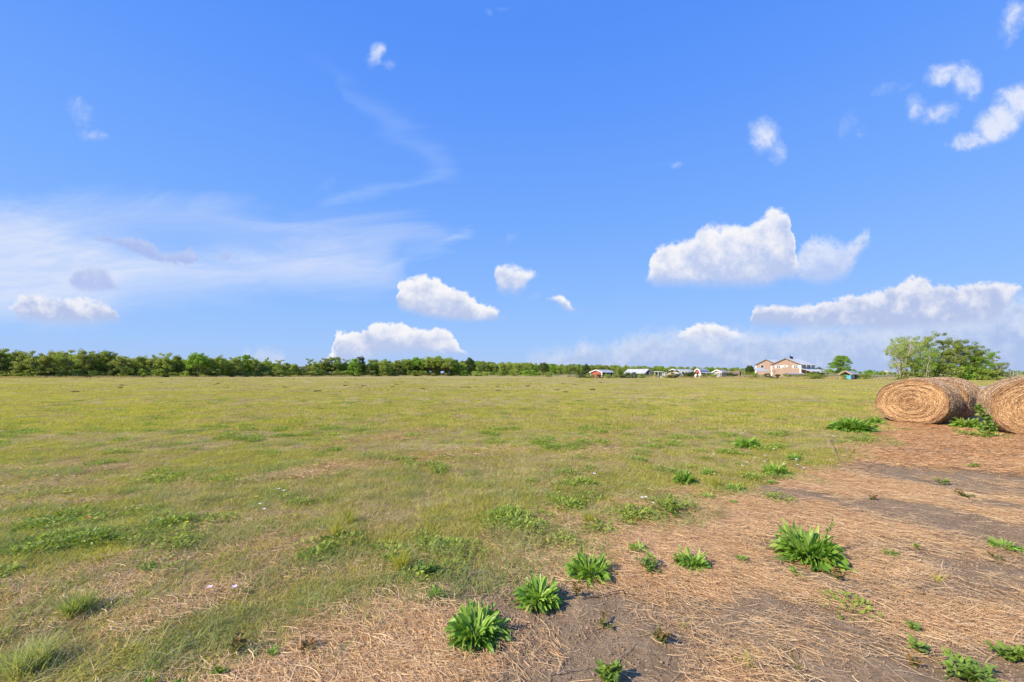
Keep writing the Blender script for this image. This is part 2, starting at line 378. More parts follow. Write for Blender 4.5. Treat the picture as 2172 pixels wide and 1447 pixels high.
fibre = t.noise(fib.outputs[0], 1.0, 4, .65, dist=1.2)
soilc = t.mix(t.rng(mid, .3, .7), (.235,.155,.085), (.34,.235,.14)); soilc = t.mix(t.rng(fine, .42, .72), soilc, (.45,.31,.18))
strawc = t.mix(t.rng(fibre, .33, .66), (.32,.155,.065), (.75,.50,.26)); strawc = t.mix(t.rng(mid, .46, .72, 0, .6), strawc, (.46,.24,.115))
dryc = t.mix(t.rng(fine, .3, .7), (.24,.165,.07), (.56,.43,.20))
grc = t.mix(t.rng(fine, .3, .72), (.20,.18,.045), (.46,.405,.115))
meadow = t.mix(t.rng(zG, .15, .85, .22, .85, False), dryc, grc)
meadow = t.mix(t.m('MULTIPLY', t.rng(big, .40, .66), .55), meadow, (.52,.43,.19))
meadow = t.mix(t.m('MULTIPLY', t.rng(huge, .42, .62), .35), meadow, (.50,.42,.14))
meadow = t.mix(t.m('MULTIPLY', zT, t.rng(mid, .3, .6, .35, .9)), meadow, t.mix(.3, strawc, (.30,.17,.10)))
mott = t.noise(P, 1.15, 5, .62); mott2 = t.noise(P, 4.2, 4, .6)
meadow = t.mix(t.rng(mott2, .5, .72, 0, .75), meadow, (.30,.18,.085)); meadow = t.vm('SCALE', meadow, t.rng(mott, .34, .66, .76, 1.16)); meadow = t.vm('SCALE', meadow, t.rng(t.noise(P, 2.6, 6, .7), .36, .64, .78, 1.16))
meadow = t.mix(t.rng(mott, .52, .72, 0, .5), meadow, (.30,.34,.06))
sepP = t.new('ShaderNodeSeparateXYZ'); t.l.new(P, sepP.inputs[0])
strawc = t.mix(t.m('MULTIPLY', t.rng(sepP.outputs[1], 4.2, 9.5), t.rng(mott, .40, .60, 0, .8)), strawc, (.44,.21,.09))
zone = t.mix(t.rng(t.m('ADD', zSoil, t.m('MULTIPLY', t.m('SUBTRACT', fibre, .5), 1.1)), .35, .65), strawc, soilc)
gc = t.mix(zS, meadow, zone)
hgt = t.m('ADD', t.m('MULTIPLY', fine, .6), t.m('ADD', t.m('MULTIPLY', mid, .9), t.m('MULTIPLY', fibre, .3)))
principled(t, out, gc, .95, .1, hgt, .9, .05)
gme = mesh_np('meadow_ground', np.stack([x_, y_, H(x_, y_)], 1), Fq, {'mask': mask}, True, gm)
tag(link('ground', gme), kind='structure')

# ------------------------------------------------------------------ foliage and straw materials
M = {}
M['grass'] = leafy('grass_blades', [(.18,.195,.035),(.39,.375,.065),(.58,.53,.11),(.70,.60,.23)], .45, .6, .2, objrand=.5)
M['turf'] = leafy('turf_blades', [(.12,.16,.05),(.25,.30,.085),(.38,.42,.14),(.58,.54,.27)], .4, .6, .2, objrand=.5)
M['drygrass'] = leafy('dry_grass_blades', [(.26,.17,.08),(.44,.33,.15),(.60,.48,.25),(.74,.62,.38)], .3, .7, .15, objrand=.3)
M['clover'] = leafy('cover_leaves', [(.16,.23,.035),(.30,.38,.055),(.45,.51,.10)], .35, .5, .25, objrand=.4)
M['straw'] = leafy('straw_stalks', [(.34,.165,.07),(.58,.345,.155),(.78,.54,.28),(.90,.71,.43)], .1, .55, .25, objrand=.3)
M['straw_red'] = leafy('reddish_straw', [(.27,.115,.045),(.50,.26,.11),(.70,.43,.20),(.86,.64,.37)], .1, .6, .2, objrand=.4)
M['dock'] = leafy('dock_leaves', [(.06,.13,.022),(.13,.25,.035),(.22,.38,.05),(.33,.48,.08),(.48,.45,.11)], .35, .38, .35, objrand=.15)
M['smallweed'] = leafy('small_weed_leaves', [(.09,.15,.03),(.16,.26,.045),(.25,.37,.06),(.40,.24,.07)], .3, .5, .25, objrand=.2)
M['redweed'] = leafy('reddish_weed_leaves', [(.09,.13,.035),(.17,.20,.05),(.30,.17,.06),(.42,.20,.08)], .3, .5, .25, objrand=.2)
M['twig'] = plain('twig_bark', (.34,.25,.18), .8, .2, .35, 30)
M['darktwig'] = plain('dark_twig_bark', (.13,.085,.065), .8, .2, .35, 30)

def blades(n, r, h0, h1, w, lean, k=4, seed=0, comb=(0,0), flop=.6):
    g = np.random.default_rng(seed)
    a = g.uniform(0, 2*np.pi, n); rr = r*np.sqrt(g.uniform(0, 1, n))
    base = np.stack([rr*np.cos(a), rr*np.sin(a), np.full(n, -.008)], 1)
    L = g.uniform(h0, h1, n); dirn = g.uniform(0, 2*np.pi, n)
    out_ = np.stack([np.cos(dirn)+comb[0], np.sin(dirn)+comb[1]], 1); out_ /= np.maximum(np.linalg.norm(out_, axis=1, keepdims=True), .3)
    ln = g.uniform(.2, 1, n)*lean
    s = np.linspace(0, 1, k)[None, :]
    horiz = L[:, None]*(ln[:, None]*s + flop*ln[:, None]*s**2)*.8
    vert = L[:, None]*(s*np.sqrt(np.clip(1-(ln*.7)**2, .1, 1))[:, None] - flop*.5*ln[:, None]*s**2.2)
    P = np.stack([base[:, 0:1]+out_[:, 0:1]*horiz, base[:, 1:2]+out_[:, 1:2]*horiz, base[:, 2:3]+vert], -1)
    W = w*g.uniform(.6, 1.3, n)[:, None]*np.array([[.8, 1., .75, .12]])[:, :k] if k == 4 else w*np.ones((n, k))*np.linspace(1, .1, k)
    sa = g.uniform(0, 2*np.pi, n); S = np.stack([np.cos(sa), np.sin(sa), np.zeros(n)], 1)
    V, Fc = ribbons(P, W/2, S); v = np.repeat(np.clip(g.normal(.5, .22, n), 0, 1), 2*k)
    return V, Fc, v
def straws(n, r, l0, l1, w, ang, spread, seed=0, zmax=.03):
    g = np.random.default_rng(seed); k = 4
    a = g.uniform(0, 2*np.pi, n); rr = r*np.sqrt(g.uniform(0, 1, n))
    c = np.stack([rr*np.cos(a), rr*np.sin(a), g.uniform(.003, zmax, n)], 1)
    L = g.uniform(l0, l1, n)*g.uniform(.5, 1, n); th = ang+g.normal(0, spread, n)
    d = np.stack([np.cos(th), np.sin(th), g.normal(0, .10, n)], 1); nrm = np.stack([-np.sin(th), np.cos(th), np.zeros(n)], 1)
    s = np.linspace(-.5, .5, k)[None, :, None]; cur = g.normal(0, .25, n)[:, None, None]*(s**2)*L[:, None, None]
    P = c[:, None, :]+d[:, None, :]*s*L[:, None, None]+nrm[:, None, :]*cur
    P[..., 2] = np.maximum(P[..., 2], .001)
    W = (w*g.uniform(.6, 1.4, n))[:, None]*np.ones((n, k)); tl = g.normal(0, .5, n)
    S = unit(nrm+np.stack([np.zeros(n), np.zeros(n), tl], 1))
    V, Fc = ribbons(P, W/2, S); return V, Fc, np.repeat(np.clip(g.beta(2, 2, n), 0, 1), 2*k)
def small_leaves(n, r, h, size, seed=0, flat=.7):
    """low mat of small oval leaves"""
    g = np.random.default_rng(seed); k = 4
    a = g.uniform(0, 2*np.pi, n); rr = r*g.uniform(0, 1, n)**.6
    hh = h*np.sqrt(np.clip(1-(rr/r)**2, .05, 1))*g.uniform(.15, 1, n)
    c = np.stack([rr*np.cos(a), rr*np.sin(a), hh], 1); L = size*g.uniform(.6, 1.4, n)
    th = a+g.normal(0, .9, n); d = unit(np.stack([np.cos(th), np.sin(th), g.normal(.3, .5, n)], 1))
    s = np.linspace(0, 1, k)[None, :, None]
    P = c[:, None, :]+d[:, None, :]*s*L[:, None, None]
    W = L[:, None]*np.array([[.10, .48, .42, .05]])
    S = unit(np.cross(d, np.stack([g.normal(0, .4, n), g.normal(0, .4, n), np.ones(n)], 1)))
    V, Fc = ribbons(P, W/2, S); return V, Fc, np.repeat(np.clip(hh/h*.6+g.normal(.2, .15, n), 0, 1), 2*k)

def variants(prefix, gens, mat):
    c = bpy.data.collections.new(prefix)
    for k, (V, Fc, v) in enumerate(gens):
        me = mesh_np(prefix, V, Fc, {'v': v}, False, mat); o = bpy.data.objects.new(prefix, me); c.objects.link(o)
    return c
def scatter(name, coll, nvar, pts, rot, scl, label, cat):
    """one 'stuff' object: geometry nodes put a tuft on every point"""
    me = bpy.data.meshes.new(name); n = len(pts); me.vertices.add(n); me.vertices.foreach_set('co', np.asarray(pts, np.float32).ravel())
    a = me.attributes.new('rot', 'FLOAT', 'POINT'); a.data.foreach_set('value', np.asarray(rot, np.float32))
    a = me.attributes.new('scl', 'FLOAT_VECTOR', 'POINT'); a.data.foreach_set('vector', np.asarray(scl, np.float32).ravel())
    a = me.attributes.new('idx', 'INT', 'POINT'); a.data.foreach_set('value', rng.integers(0, nvar, n).astype(np.int32))
    o = link(name, me); tag(o, label, cat, kind='stuff')
    ng = bpy.data.node_groups.new(name, 'GeometryNodeTree')
    ng.interface.new_socket('Geometry', in_out='INPUT', socket_type='NodeSocketGeometry')
    ng.interface.new_socket('Geometry', in_out='OUTPUT', socket_type='NodeSocketGeometry')
    N = ng.nodes; L = ng.links; gi = N.new('NodeGroupInput'); go = N.new('NodeGroupOutput')
    ci = N.new('GeometryNodeCollectionInfo'); ci.inputs[0].default_value = coll; ci.inputs['Separate Children'].default_value = True; ci.inputs['Reset Children'].default_value = True
    ip = N.new('GeometryNodeInstanceOnPoints'); ip.inputs['Pick Instance'].default_value = True
    def na(nm, ty): x = N.new('GeometryNodeInputNamedAttribute'); x.data_type = ty; x.inputs[0].default_value = nm; return x.outputs[0]
    cx = N.new('ShaderNodeCombineXYZ'); L.new(na('rot', 'FLOAT'), cx.inputs[2])
    L.new(gi.outputs[0], ip.inputs['Points']); L.new(ci.outputs[0], ip.inputs['Instance']); L.new(na('idx', 'INT'), ip.inputs['Instance Index'])
    L.new(cx.outputs[0], ip.inputs['Rotation']); L.new(na('scl', 'FLOAT_VECTOR'), ip.inputs['Scale'])
    L.new(ip.outputs[0], go.inputs[0])
    md = o.modifiers.new('scatter', 'NODES'); md.node_group = ng
    return o
def pts_in(y0, y1, dens, wfun, thr=None):
    area = 1.5*(y1*y1-y0*y0)+2*(y1-y0); n = int(area*dens*1.0)
    y = np.sqrt(rng.uniform(y0*y0, y1*y1, n)); hw = 1.5*y+1.0; x = rng.uniform(-1, 1, n)*hw
    wgt = wfun(x, y); keep = rng.uniform(0, 1, n) < wgt
    x, y = x[keep], y[keep]; return np.stack([x, y, H(x, y)], 1)
def wG(x, y): return np.clip((1-straw_zone(x, y))*(.42+.58*green(x, y))*(1-.5*thatch(x, y)), 0, 1)
def wD(x, y): return np.clip((1-straw_zone(x, y))*(.85-.45*green(x, y)), 0, 1)
def wC(x, y): return np.clip((1-.985*straw_zone(x, y))*(fbm(x*1.7, y*1.7, 91, 4) > (.605-.095*np.clip(edge(x, y+.5)*(y > 3.6), 0, 1)))*(.5+.5*green(x, y)), 0, 1)
def wS(x, y):
    z = straw_zone(x, y); return np.clip(z*(1-.93*soil(x, y)) + (1-z)*thatch(x, y)*.3, 0, 1)
def edge(x, y):
    z = straw_zone(x, y); return np.clip(4*z*(1-z), 0, 1)*(np.hypot(x, y) < 14)

# ------------------------------------------------------------------ stuff growing or lying on the ground
cg_near = variants('grass_tuft', [blades(60, .11, .025, .07, .0042, 1.25, seed=s, comb=(0,0), flop=.9) for s in range(5)], M['grass'])
cg_mid = variants('grass_patch', [blades(110, .34, .03, .09, .009, .9, seed=20+s, comb=(.3,.1)) for s in range(4)], M['grass'])
cg_far = variants('grass_swath', [blades(120, 1.3, .04, .10, .03, .8, seed=40+s) for s in range(3)], M['grass'])
cd_near = variants('dry_tuft', [blades(46, .12, .03, .09, .0036, 1.35, seed=60+s, comb=(.15,.1), flop=.9) for s in range(5)], M['drygrass'])
cd_mid = variants('dry_patch', [blades(110, .36, .03, .085, .008, 1.2, seed=80+s, flop=.8) for s in range(4)], M['drygrass'])
cd_far = variants('dry_swath', [blades(120, 1.3, .04, .09, .028, 1.0, seed=100+s) for s in range(3)], M['drygrass'])
cc_near = variants('cover_patch', [small_leaves(150, .13, .05, .022, 120+s) for s in range(4)], M['clover'])
cs_near = variants('straw_wisp', [straws(230, .22, .04, .16, .0019, 0, .55, 140+s) for s in range(4)]+[straws(200, .24, .03, .12, .0018, 0, 1.5, 150+s) for s in range(3)], M['straw'])
cs_mid = variants('straw_patch', [straws(260, .5, .04, .15, .0045, 0, .6, 160+s, .03) for s in range(5)], M['straw_red'])
def scat(name, coll, nv, shells, wf, label, cat, s0=.8, s1=1.35, rot=None, zs=1.0):
    ps = [pts_in(a, b, d, wf) for a, b, d in shells]; p = np.concatenate(ps); n = len(p)
    s = rng.uniform(s0, s1, n)[:, None]*np.array([[1, 1, zs]]); r = rng.uniform(0, 6.283, n) if rot is None else rng.normal(rot, .35, n)
    return scatter(name, coll, nv, p, r, s, label, cat)
scat('grass', cg_near, 5, [(.9,4,190),(4,8,130),(8,13,60)], wG, 'short green grass growing in the near meadow', 'grass', .6, 1.35)
scat('grass', cg_mid, 4, [(11,20,12),(20,34,5)], wG, 'short green grass over the middle of the meadow', 'grass', rot=.4)
scat('grass', cg_far, 3, [(32,60,.55),(60,125,.20)], wG, 'mown green grass in the far meadow', 'grass')
scat('dry_grass', cd_near, 5, [(.9,4,140),(4,8,95),(8,13,45)], wD, 'dry tan grass matted among the green in the near meadow', 'dry grass', .6, 1.3)
scat('dry_grass', cd_mid, 4, [(11,20,10),(20,34,4.5)], wD, 'dry tan grass over the middle of the meadow', 'dry grass')
scat('dry_grass', cd_far, 3, [(32,60,.5),(60,125,.16)], wD, 'dry tan grass in the far meadow', 'dry grass')
scat('ground_cover', cc_near, 4, [(.9,5,40),(5,12,20),(12,24,6)], wC, 'bright small-leaved ground cover in clumps through the near meadow', 'ground cover', .7, 1.7)
scat('straw_litter', cs_near, 7, [(.9,3.5,60),(3.5,7,34)], wS, 'pale straw scattered over the bare soil and thatch nearby', 'straw', .7, 1.3, rot=-.72)
scat('straw_litter', cs_mid, 5, [(6,12,16),(12,22,4)], wS, 'straw and hay lying on the ground towards the bales', 'straw', .7, 1.3, rot=-.3)
def crumbs(n, r, s0, s1, seed):
    g = np.random.default_rng(seed); o_ = np.array([[1,0,0],[0,1,0],[-1,0,0],[0,-1,0],[0,0,.8],[0,0,-.6]], float); f_ = np.array([[0,1,4],[1,2,4],[2,3,4],[3,0,4],[1,0,5],[2,1,5],[3,2,5],[0,3,5]])
    a = g.uniform(0, 6.28, n); rr = r*np.sqrt(g.uniform(0, 1, n)); sz = s0+(s1-s0)*g.uniform(0, 1, n)**4
    V = o_[None]*g.uniform(.6, 1.3, (n, 6, 1))*sz[:, None, None]+np.stack([rr*np.cos(a), rr*np.sin(a), sz*.2], 1)[:, None]
    return V.reshape(-1, 3), (f_[None]+np.arange(n)[:, None, None]*6).reshape(-1, 3), np.repeat(g.uniform(0, 1, n), 6)
M['crumb'] = plain('soil_crumbs', (.31,.22,.145), .95, .05, .35, 60)
cr = variants('soil_crumb', [crumbs(60, .16, .002, .010, 900+s) for s in range(5)], M['crumb'])
scat('soil_crumbs', cr, 5, [(.9,4,60),(4,7,20)], lambda x, y: straw_zone(x, y)*(.2+.8*soil(x, y)), 'crumbs and small clods of dry soil between the straw', 'soil', .6, 1.3)
cw = variants('straw_strand', [straws(34, .25, .03, .16, .002, 0, .8, 180+s, .012) for s in range(6)], M['straw'])
scat('straw_litter', cw, 6, [(.9,6,16)], lambda x, y: straw_zone(x, y)*.6, 'thin loose straw stalks on the bare soil', 'straw', .7, 1.3, rot=-.72)
ct = variants('turf', [blades(90, .15, .05, .13, .004, 1.25, seed=200+s, comb=(.5,.3), flop=1.0) for s in range(4)], M['turf'])
scat('grass', ct, 4, [(.9,4,34),(4,9,20),(9,15,8)], lambda x, y: edge(x, y+.25)*.9+(1-straw_zone(x, y))*(fbm(x*.8, y*.8, 97, 3) > .60)*.6+(x < 1.5)*(y < 6.5)*(1-straw_zone(x, y))*(fbm((x*.6+y*.4)*.8, (y-x*.45)*2.2, 98, 3) > .47)*.75, 'longer grey green grass flopping along the edge of the straw', 'grass', .7, 1.3, rot=.5)

# ------------------------------------------------------------------ broad-leaved weeds, each one a thing
def dock_mesh(n, L, wd, up, seed, spread=1.0):
    """rosette of lance-shaped ruffled leaves: outer ones arch to the ground, inner ones stand"""
    g = np.random.default_rng(seed); k = 9; s = np.linspace(0, 1, k)
    Vs = []; Fs = []; vs = []; off = 0
    for i in range(n):
        q = i/max(n-1, 1)                        # 0 outer .. 1 inner
        a = g.uniform(0, 2*np.pi); ln = L*g.uniform(.42, .86)*(1-.22*q)
        elev = (R(12)+q*R(50)*up)*g.uniform(.75, 1.2); droop = (1.5-1.0*q)*g.uniform(.6, 1.25)
        th = elev - droop*s; ds = ln/(k-1)
        hx = np.concatenate([[0], np.cumsum(np.cos(th[:-1])*ds)])*spread; hz = np.concatenate([[0], np.cumsum(np.sin(th[:-1])*ds)])
        hz = np.maximum(hz, .004+.012*g.uniform())
        br = g.uniform(0, L*.5)
        cx, cy = br*math.cos(a), br*math.sin(a)
        bend = g.normal(0, .25)*s**2*ln
        ca, sa = math.cos(a), math.sin(a)
        mid_ = np.stack([cx+ca*hx-sa*bend, cy+sa*hx+ca*bend, hz+.004], 1)
        prof_ = np.array([.10,.16,.5,.84,1.0,1.02,.90,.62,.06])*wd*g.uniform(.75, 1.2)*ln/L
        ruf = .16*prof_*np.sin(s*g.uniform(8, 15)+g.uniform(0, 6))
        side = np.array([-sa, ca, 0.0]); tw = g.normal(0, .45); up_ = np.array([0, 0, 1.0])
        sv = side*math.cos(tw)+up_*math.sin(tw)
        Lf = mid_-sv*prof_[:, None]*.5+up_*(prof_*.16+ruf)[:, None]
        Rt = mid_+sv*prof_[:, None]*.5+up_*(prof_*.16-ruf)[:, None]
        V = np.stack([Lf, mid_, Rt], 1).reshape(-1, 3); Vs.append(V)
        b = np.arange(k-1)*3
        Fs.append(np.concatenate([np.stack([b, b+1, b+4, b+3], 1), np.stack([b+1, b+2, b+5, b+4], 1)])+off); off += len(V)
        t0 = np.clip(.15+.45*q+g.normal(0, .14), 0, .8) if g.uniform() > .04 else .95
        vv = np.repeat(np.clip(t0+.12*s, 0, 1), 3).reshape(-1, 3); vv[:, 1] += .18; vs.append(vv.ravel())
    return np.concatenate(Vs), np.concatenate(Fs), np.clip(np.concatenate(vs), 0, 1)
def bushy_weed(n, r, h, size, seed):
    """small weed: thin stems carrying many small leaves; returns leaves and stems"""
    g = np.random.default_rng(seed); ns = max(4, n//26); stems = []; c = []; dv = []
    for i in range(ns):
        a = g.uniform(0, 2*np.pi); rr = r*g.uniform(.2, 1); hh = h*g.uniform(.35, 1)*math.sqrt(max(.1, 1-.5*(rr/r)**2))
        s = np.linspace(0, 1, 5); p = np.stack([rr*math.cos(a)*s, rr*math.sin(a)*s, hh*np.sin(s*1.45)], 1)+g.normal(0, .04*r, (5, 3))*s[:, None]
        p[0] = (0, 0, -.01); stems.append((p, np.linspace(.0022, .001, 5)*max(1, size/.03)))
        m = n//ns; tt = g.uniform(.2, 1, m); idx = tt*4; i0 = np.clip(idx.astype(int), 0, 3); f = (idx-i0)[:, None]
        c.append(p[i0]*(1-f)+p[i0+1]*f); dv.append(np.full(m, a))
    c = np.concatenate(c); a = np.concatenate(dv)+g.normal(0, 1.3, len(c)); m = len(c)
    d = unit(np.stack([np.cos(a), np.sin(a), g.normal(.35, .45, m)], 1)); L = size*g.uniform(.6, 1.4, m)
    s = np.linspace(0, 1, 4)[None, :, None]; P = c[:, None, :]+d[:, None, :]*s*L[:, None, None]; P[..., 2] = np.maximum(P[..., 2], .003)
    W = L[:, None]*np.array([[.10, .42, .36, .04]]); S = unit(np.cross(d, np.stack([g.normal(0, .4, m), g.normal(0, .4, m), np.ones(m)], 1)))
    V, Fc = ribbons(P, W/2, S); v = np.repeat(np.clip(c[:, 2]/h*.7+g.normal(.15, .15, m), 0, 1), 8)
    return (V, Fc, v), tube_mesh(stems, 4)
def place(px, py):
    x, y = gnd(px, py); return (x, y, float(H(np.array([x]), np.array([y]))[0]))
M['stem'] = plain('weed_stem', (.20,.19,.07), .7, .2, .3, 20)
M['seed'] = leafy('seed_heads', [(.24,.30,.07),(.38,.44,.12),(.46,.46,.16)], .3, .6)
def dock(px, py, wpx, hpx, label, seed, n=46, spikes=0, group='broad-leaved dock weeds in the straw and meadow edge', wd=.055, up=1.0):
    loc = place(px, py); d = loc[1]; L = wpx/F*d*.5*1.02; hz = hpx/F*d
    t_ = empty('dock_plant', label, 'weed', loc, 0, group)
    n = int(n*4.6); V, Fc, v = dock_mesh(n, L*.86, wd*.56*L/.2, up*.9, seed)
    zt = np.percentile(V[:, 2], 99.5); V[:, 2] *= np.clip(hz*.60*up**.5/max(zt, .01), .35, 1.9)
    link('leaves', mesh_np('dock_leaves', V, Fc, {'v': v}, True, M['dock']), t_)
    g = np.random.default_rng(seed+5)
    for k in range(spikes):
        a = g.uniform(0, 6.28); r0 = L*g.uniform(.5, .9); b = np.array([r0*.4*math.cos(a), r0*.4*math.sin(a), 0]); tp = np.array([r0*math.cos(a), r0*math.sin(a), hz*g.uniform(.62, .8)])
        s = np.linspace(0, 1, 5)[:, None]; pth = b*(1-s)+tp*s
        st_ = link('flower_stalk', mesh_np('flower_stalk', *tube_mesh([(pth, np.linspace(.004, .002, 5))], 5), None, True, M['stem']), t_)
        (V2, F2, v2), _ = bushy_weed(90, .02, .09, .012, seed+k); V2[:, 2] *= 1.0
        o = link('seed_head', mesh_np('seed_head', V2+tp-np.array([0, 0, .07]), F2, {'v': v2}, False, M['seed']), st_)
    return t_
def weed(px, py, wpx, hpx, label, seed, n=170, mat='smallweed', leaf=.028, group='small leafy weeds'):
    loc = place(px, py); d = loc[1]; r = wpx/F*d*.5; h = hpx/F*d*.85
    t_ = empty('weed', label, 'weed', loc, 0, group)
    (V, Fc, v), (Vs, Fs) = bushy_weed(n, r, h, leaf*max(1, (d/4)**.6), seed)
    link('leaves', mesh_np('weed_leaves', V, Fc, {'v': v}, False, M[mat]), t_)
    link('stems', mesh_np('weed_stems', Vs, Fs, None, True, M['stem']), t_)
    return t_
def tuft(px, py, wpx, hpx, label, seed, n=60, mat='grass', w=.005, group='upright grass tufts'):
    loc = place(px, py); d = loc[1]; r = wpx/F*d*.5; h = hpx/F*d
    V, Fc, v = blades(n, r*.35, h*.55, h*1.15, w*max(1, (d/4)**.5), .8, seed=seed, flop=.5)
    o = link('grass_tuft', mesh_np('grass_tuft', V, Fc, {'v': np.clip(v+.15, 0, 1)}, False, M[mat]), None, loc)
    return tag(o, label, 'grass tuft', group)

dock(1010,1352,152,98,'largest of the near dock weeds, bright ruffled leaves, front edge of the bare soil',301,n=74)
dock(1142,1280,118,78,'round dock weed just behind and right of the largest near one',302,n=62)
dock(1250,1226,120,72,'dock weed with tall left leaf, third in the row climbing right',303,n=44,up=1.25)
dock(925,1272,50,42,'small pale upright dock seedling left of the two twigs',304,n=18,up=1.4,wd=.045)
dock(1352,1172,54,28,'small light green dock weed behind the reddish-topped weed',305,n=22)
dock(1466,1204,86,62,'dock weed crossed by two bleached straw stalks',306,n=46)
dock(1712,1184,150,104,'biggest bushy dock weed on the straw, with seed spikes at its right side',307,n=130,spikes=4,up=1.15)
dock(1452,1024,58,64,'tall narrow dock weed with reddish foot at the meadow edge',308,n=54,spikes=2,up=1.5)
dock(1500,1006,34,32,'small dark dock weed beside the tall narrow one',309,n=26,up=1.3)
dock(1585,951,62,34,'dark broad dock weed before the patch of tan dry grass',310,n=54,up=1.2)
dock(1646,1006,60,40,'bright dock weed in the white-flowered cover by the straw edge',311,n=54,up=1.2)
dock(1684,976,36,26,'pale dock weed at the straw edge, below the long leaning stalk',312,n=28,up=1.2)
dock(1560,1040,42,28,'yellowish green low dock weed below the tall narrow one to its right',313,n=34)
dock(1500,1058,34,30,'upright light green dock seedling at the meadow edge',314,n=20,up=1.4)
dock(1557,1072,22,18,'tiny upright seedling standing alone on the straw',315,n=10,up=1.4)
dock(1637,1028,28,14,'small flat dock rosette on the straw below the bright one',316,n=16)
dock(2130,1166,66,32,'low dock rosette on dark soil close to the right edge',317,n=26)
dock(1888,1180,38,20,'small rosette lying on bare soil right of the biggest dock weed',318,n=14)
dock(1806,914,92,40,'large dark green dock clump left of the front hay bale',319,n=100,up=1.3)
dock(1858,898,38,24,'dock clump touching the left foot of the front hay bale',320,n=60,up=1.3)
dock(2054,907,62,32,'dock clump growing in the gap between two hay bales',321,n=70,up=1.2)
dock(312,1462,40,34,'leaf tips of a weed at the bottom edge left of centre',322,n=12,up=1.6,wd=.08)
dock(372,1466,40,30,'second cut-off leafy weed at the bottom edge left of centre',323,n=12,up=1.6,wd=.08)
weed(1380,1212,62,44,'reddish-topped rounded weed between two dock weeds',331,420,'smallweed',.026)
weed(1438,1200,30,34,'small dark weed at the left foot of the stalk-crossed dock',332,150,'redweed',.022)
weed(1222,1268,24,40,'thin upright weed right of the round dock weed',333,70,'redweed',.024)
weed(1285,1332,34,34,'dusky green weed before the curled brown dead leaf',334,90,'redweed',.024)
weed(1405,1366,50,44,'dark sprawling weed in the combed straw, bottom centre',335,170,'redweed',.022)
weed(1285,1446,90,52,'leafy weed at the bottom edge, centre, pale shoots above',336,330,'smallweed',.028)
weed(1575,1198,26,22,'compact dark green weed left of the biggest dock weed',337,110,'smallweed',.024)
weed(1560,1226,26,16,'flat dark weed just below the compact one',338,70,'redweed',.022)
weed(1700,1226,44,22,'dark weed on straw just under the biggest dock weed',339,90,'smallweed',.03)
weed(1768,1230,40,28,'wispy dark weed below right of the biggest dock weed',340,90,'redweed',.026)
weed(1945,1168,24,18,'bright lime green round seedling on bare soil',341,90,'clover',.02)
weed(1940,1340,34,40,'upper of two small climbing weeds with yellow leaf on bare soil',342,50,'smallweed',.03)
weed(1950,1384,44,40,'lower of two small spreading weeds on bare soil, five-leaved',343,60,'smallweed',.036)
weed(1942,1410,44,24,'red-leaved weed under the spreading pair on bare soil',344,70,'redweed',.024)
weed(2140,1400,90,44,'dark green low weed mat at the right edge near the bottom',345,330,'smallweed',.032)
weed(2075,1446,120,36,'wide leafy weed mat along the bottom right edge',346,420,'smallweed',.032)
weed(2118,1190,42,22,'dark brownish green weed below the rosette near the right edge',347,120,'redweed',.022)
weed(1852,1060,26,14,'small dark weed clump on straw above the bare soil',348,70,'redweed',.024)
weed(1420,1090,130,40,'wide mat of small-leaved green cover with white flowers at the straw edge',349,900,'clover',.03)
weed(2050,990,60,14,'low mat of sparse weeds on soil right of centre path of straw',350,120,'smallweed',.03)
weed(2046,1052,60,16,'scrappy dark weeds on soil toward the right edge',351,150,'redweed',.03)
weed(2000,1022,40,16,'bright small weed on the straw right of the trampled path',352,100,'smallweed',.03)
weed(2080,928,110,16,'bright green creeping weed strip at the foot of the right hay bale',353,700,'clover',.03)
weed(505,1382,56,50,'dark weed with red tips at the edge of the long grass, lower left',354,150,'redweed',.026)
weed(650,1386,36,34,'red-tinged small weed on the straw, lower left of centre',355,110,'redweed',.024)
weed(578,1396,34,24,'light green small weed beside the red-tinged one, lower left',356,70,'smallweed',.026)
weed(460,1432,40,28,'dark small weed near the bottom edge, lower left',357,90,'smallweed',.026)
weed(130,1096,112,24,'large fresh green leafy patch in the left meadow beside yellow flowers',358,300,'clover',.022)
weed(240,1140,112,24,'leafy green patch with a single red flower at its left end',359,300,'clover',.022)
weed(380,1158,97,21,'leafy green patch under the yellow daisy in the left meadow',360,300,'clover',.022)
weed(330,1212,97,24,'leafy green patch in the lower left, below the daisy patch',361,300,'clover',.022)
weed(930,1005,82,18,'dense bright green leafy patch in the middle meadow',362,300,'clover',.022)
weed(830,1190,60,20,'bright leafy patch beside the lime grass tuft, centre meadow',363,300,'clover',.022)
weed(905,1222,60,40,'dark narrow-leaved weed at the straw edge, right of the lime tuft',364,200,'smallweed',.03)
tuft(712,1142,44,60,'yellow-green tall grass tuft in the middle of the near meadow',401,70)
tuft(742,1108,50,46,'yellowish tuft just behind and right of the tall yellow-green one',402,60)
tuft(853,1208,60,54,'lime green fine grass tuft centre left',403,130)
tuft(1450,1334,30,46,'lone two-bladed grass shoot on the combed straw',404,8)
tuft(1590,1420,40,60,'sparse grass shoots at the bottom edge on dark soil',405,12)
tuft(1690,1418,30,50,'thin grass shoot near the bottom on bare soil',406,9)
tuft(1990,1232,26,22,'spiky pale green tuft on the soil near the right side',407,26)
tuft(1515,1030,50,30,'light green fine tuft between the dock weeds at the meadow edge',408,90)
tuft(60,1420,170,70,'long floppy grey green tuft in the bottom left corner',409,420,'turf')
tuft(165,1300,110,56,'long floppy tuft at the left, above the corner',410,320,'turf')
tuft(1250,1110,60,30,'bright green tuft in the meadow above the straw edge, centre right',411,110)

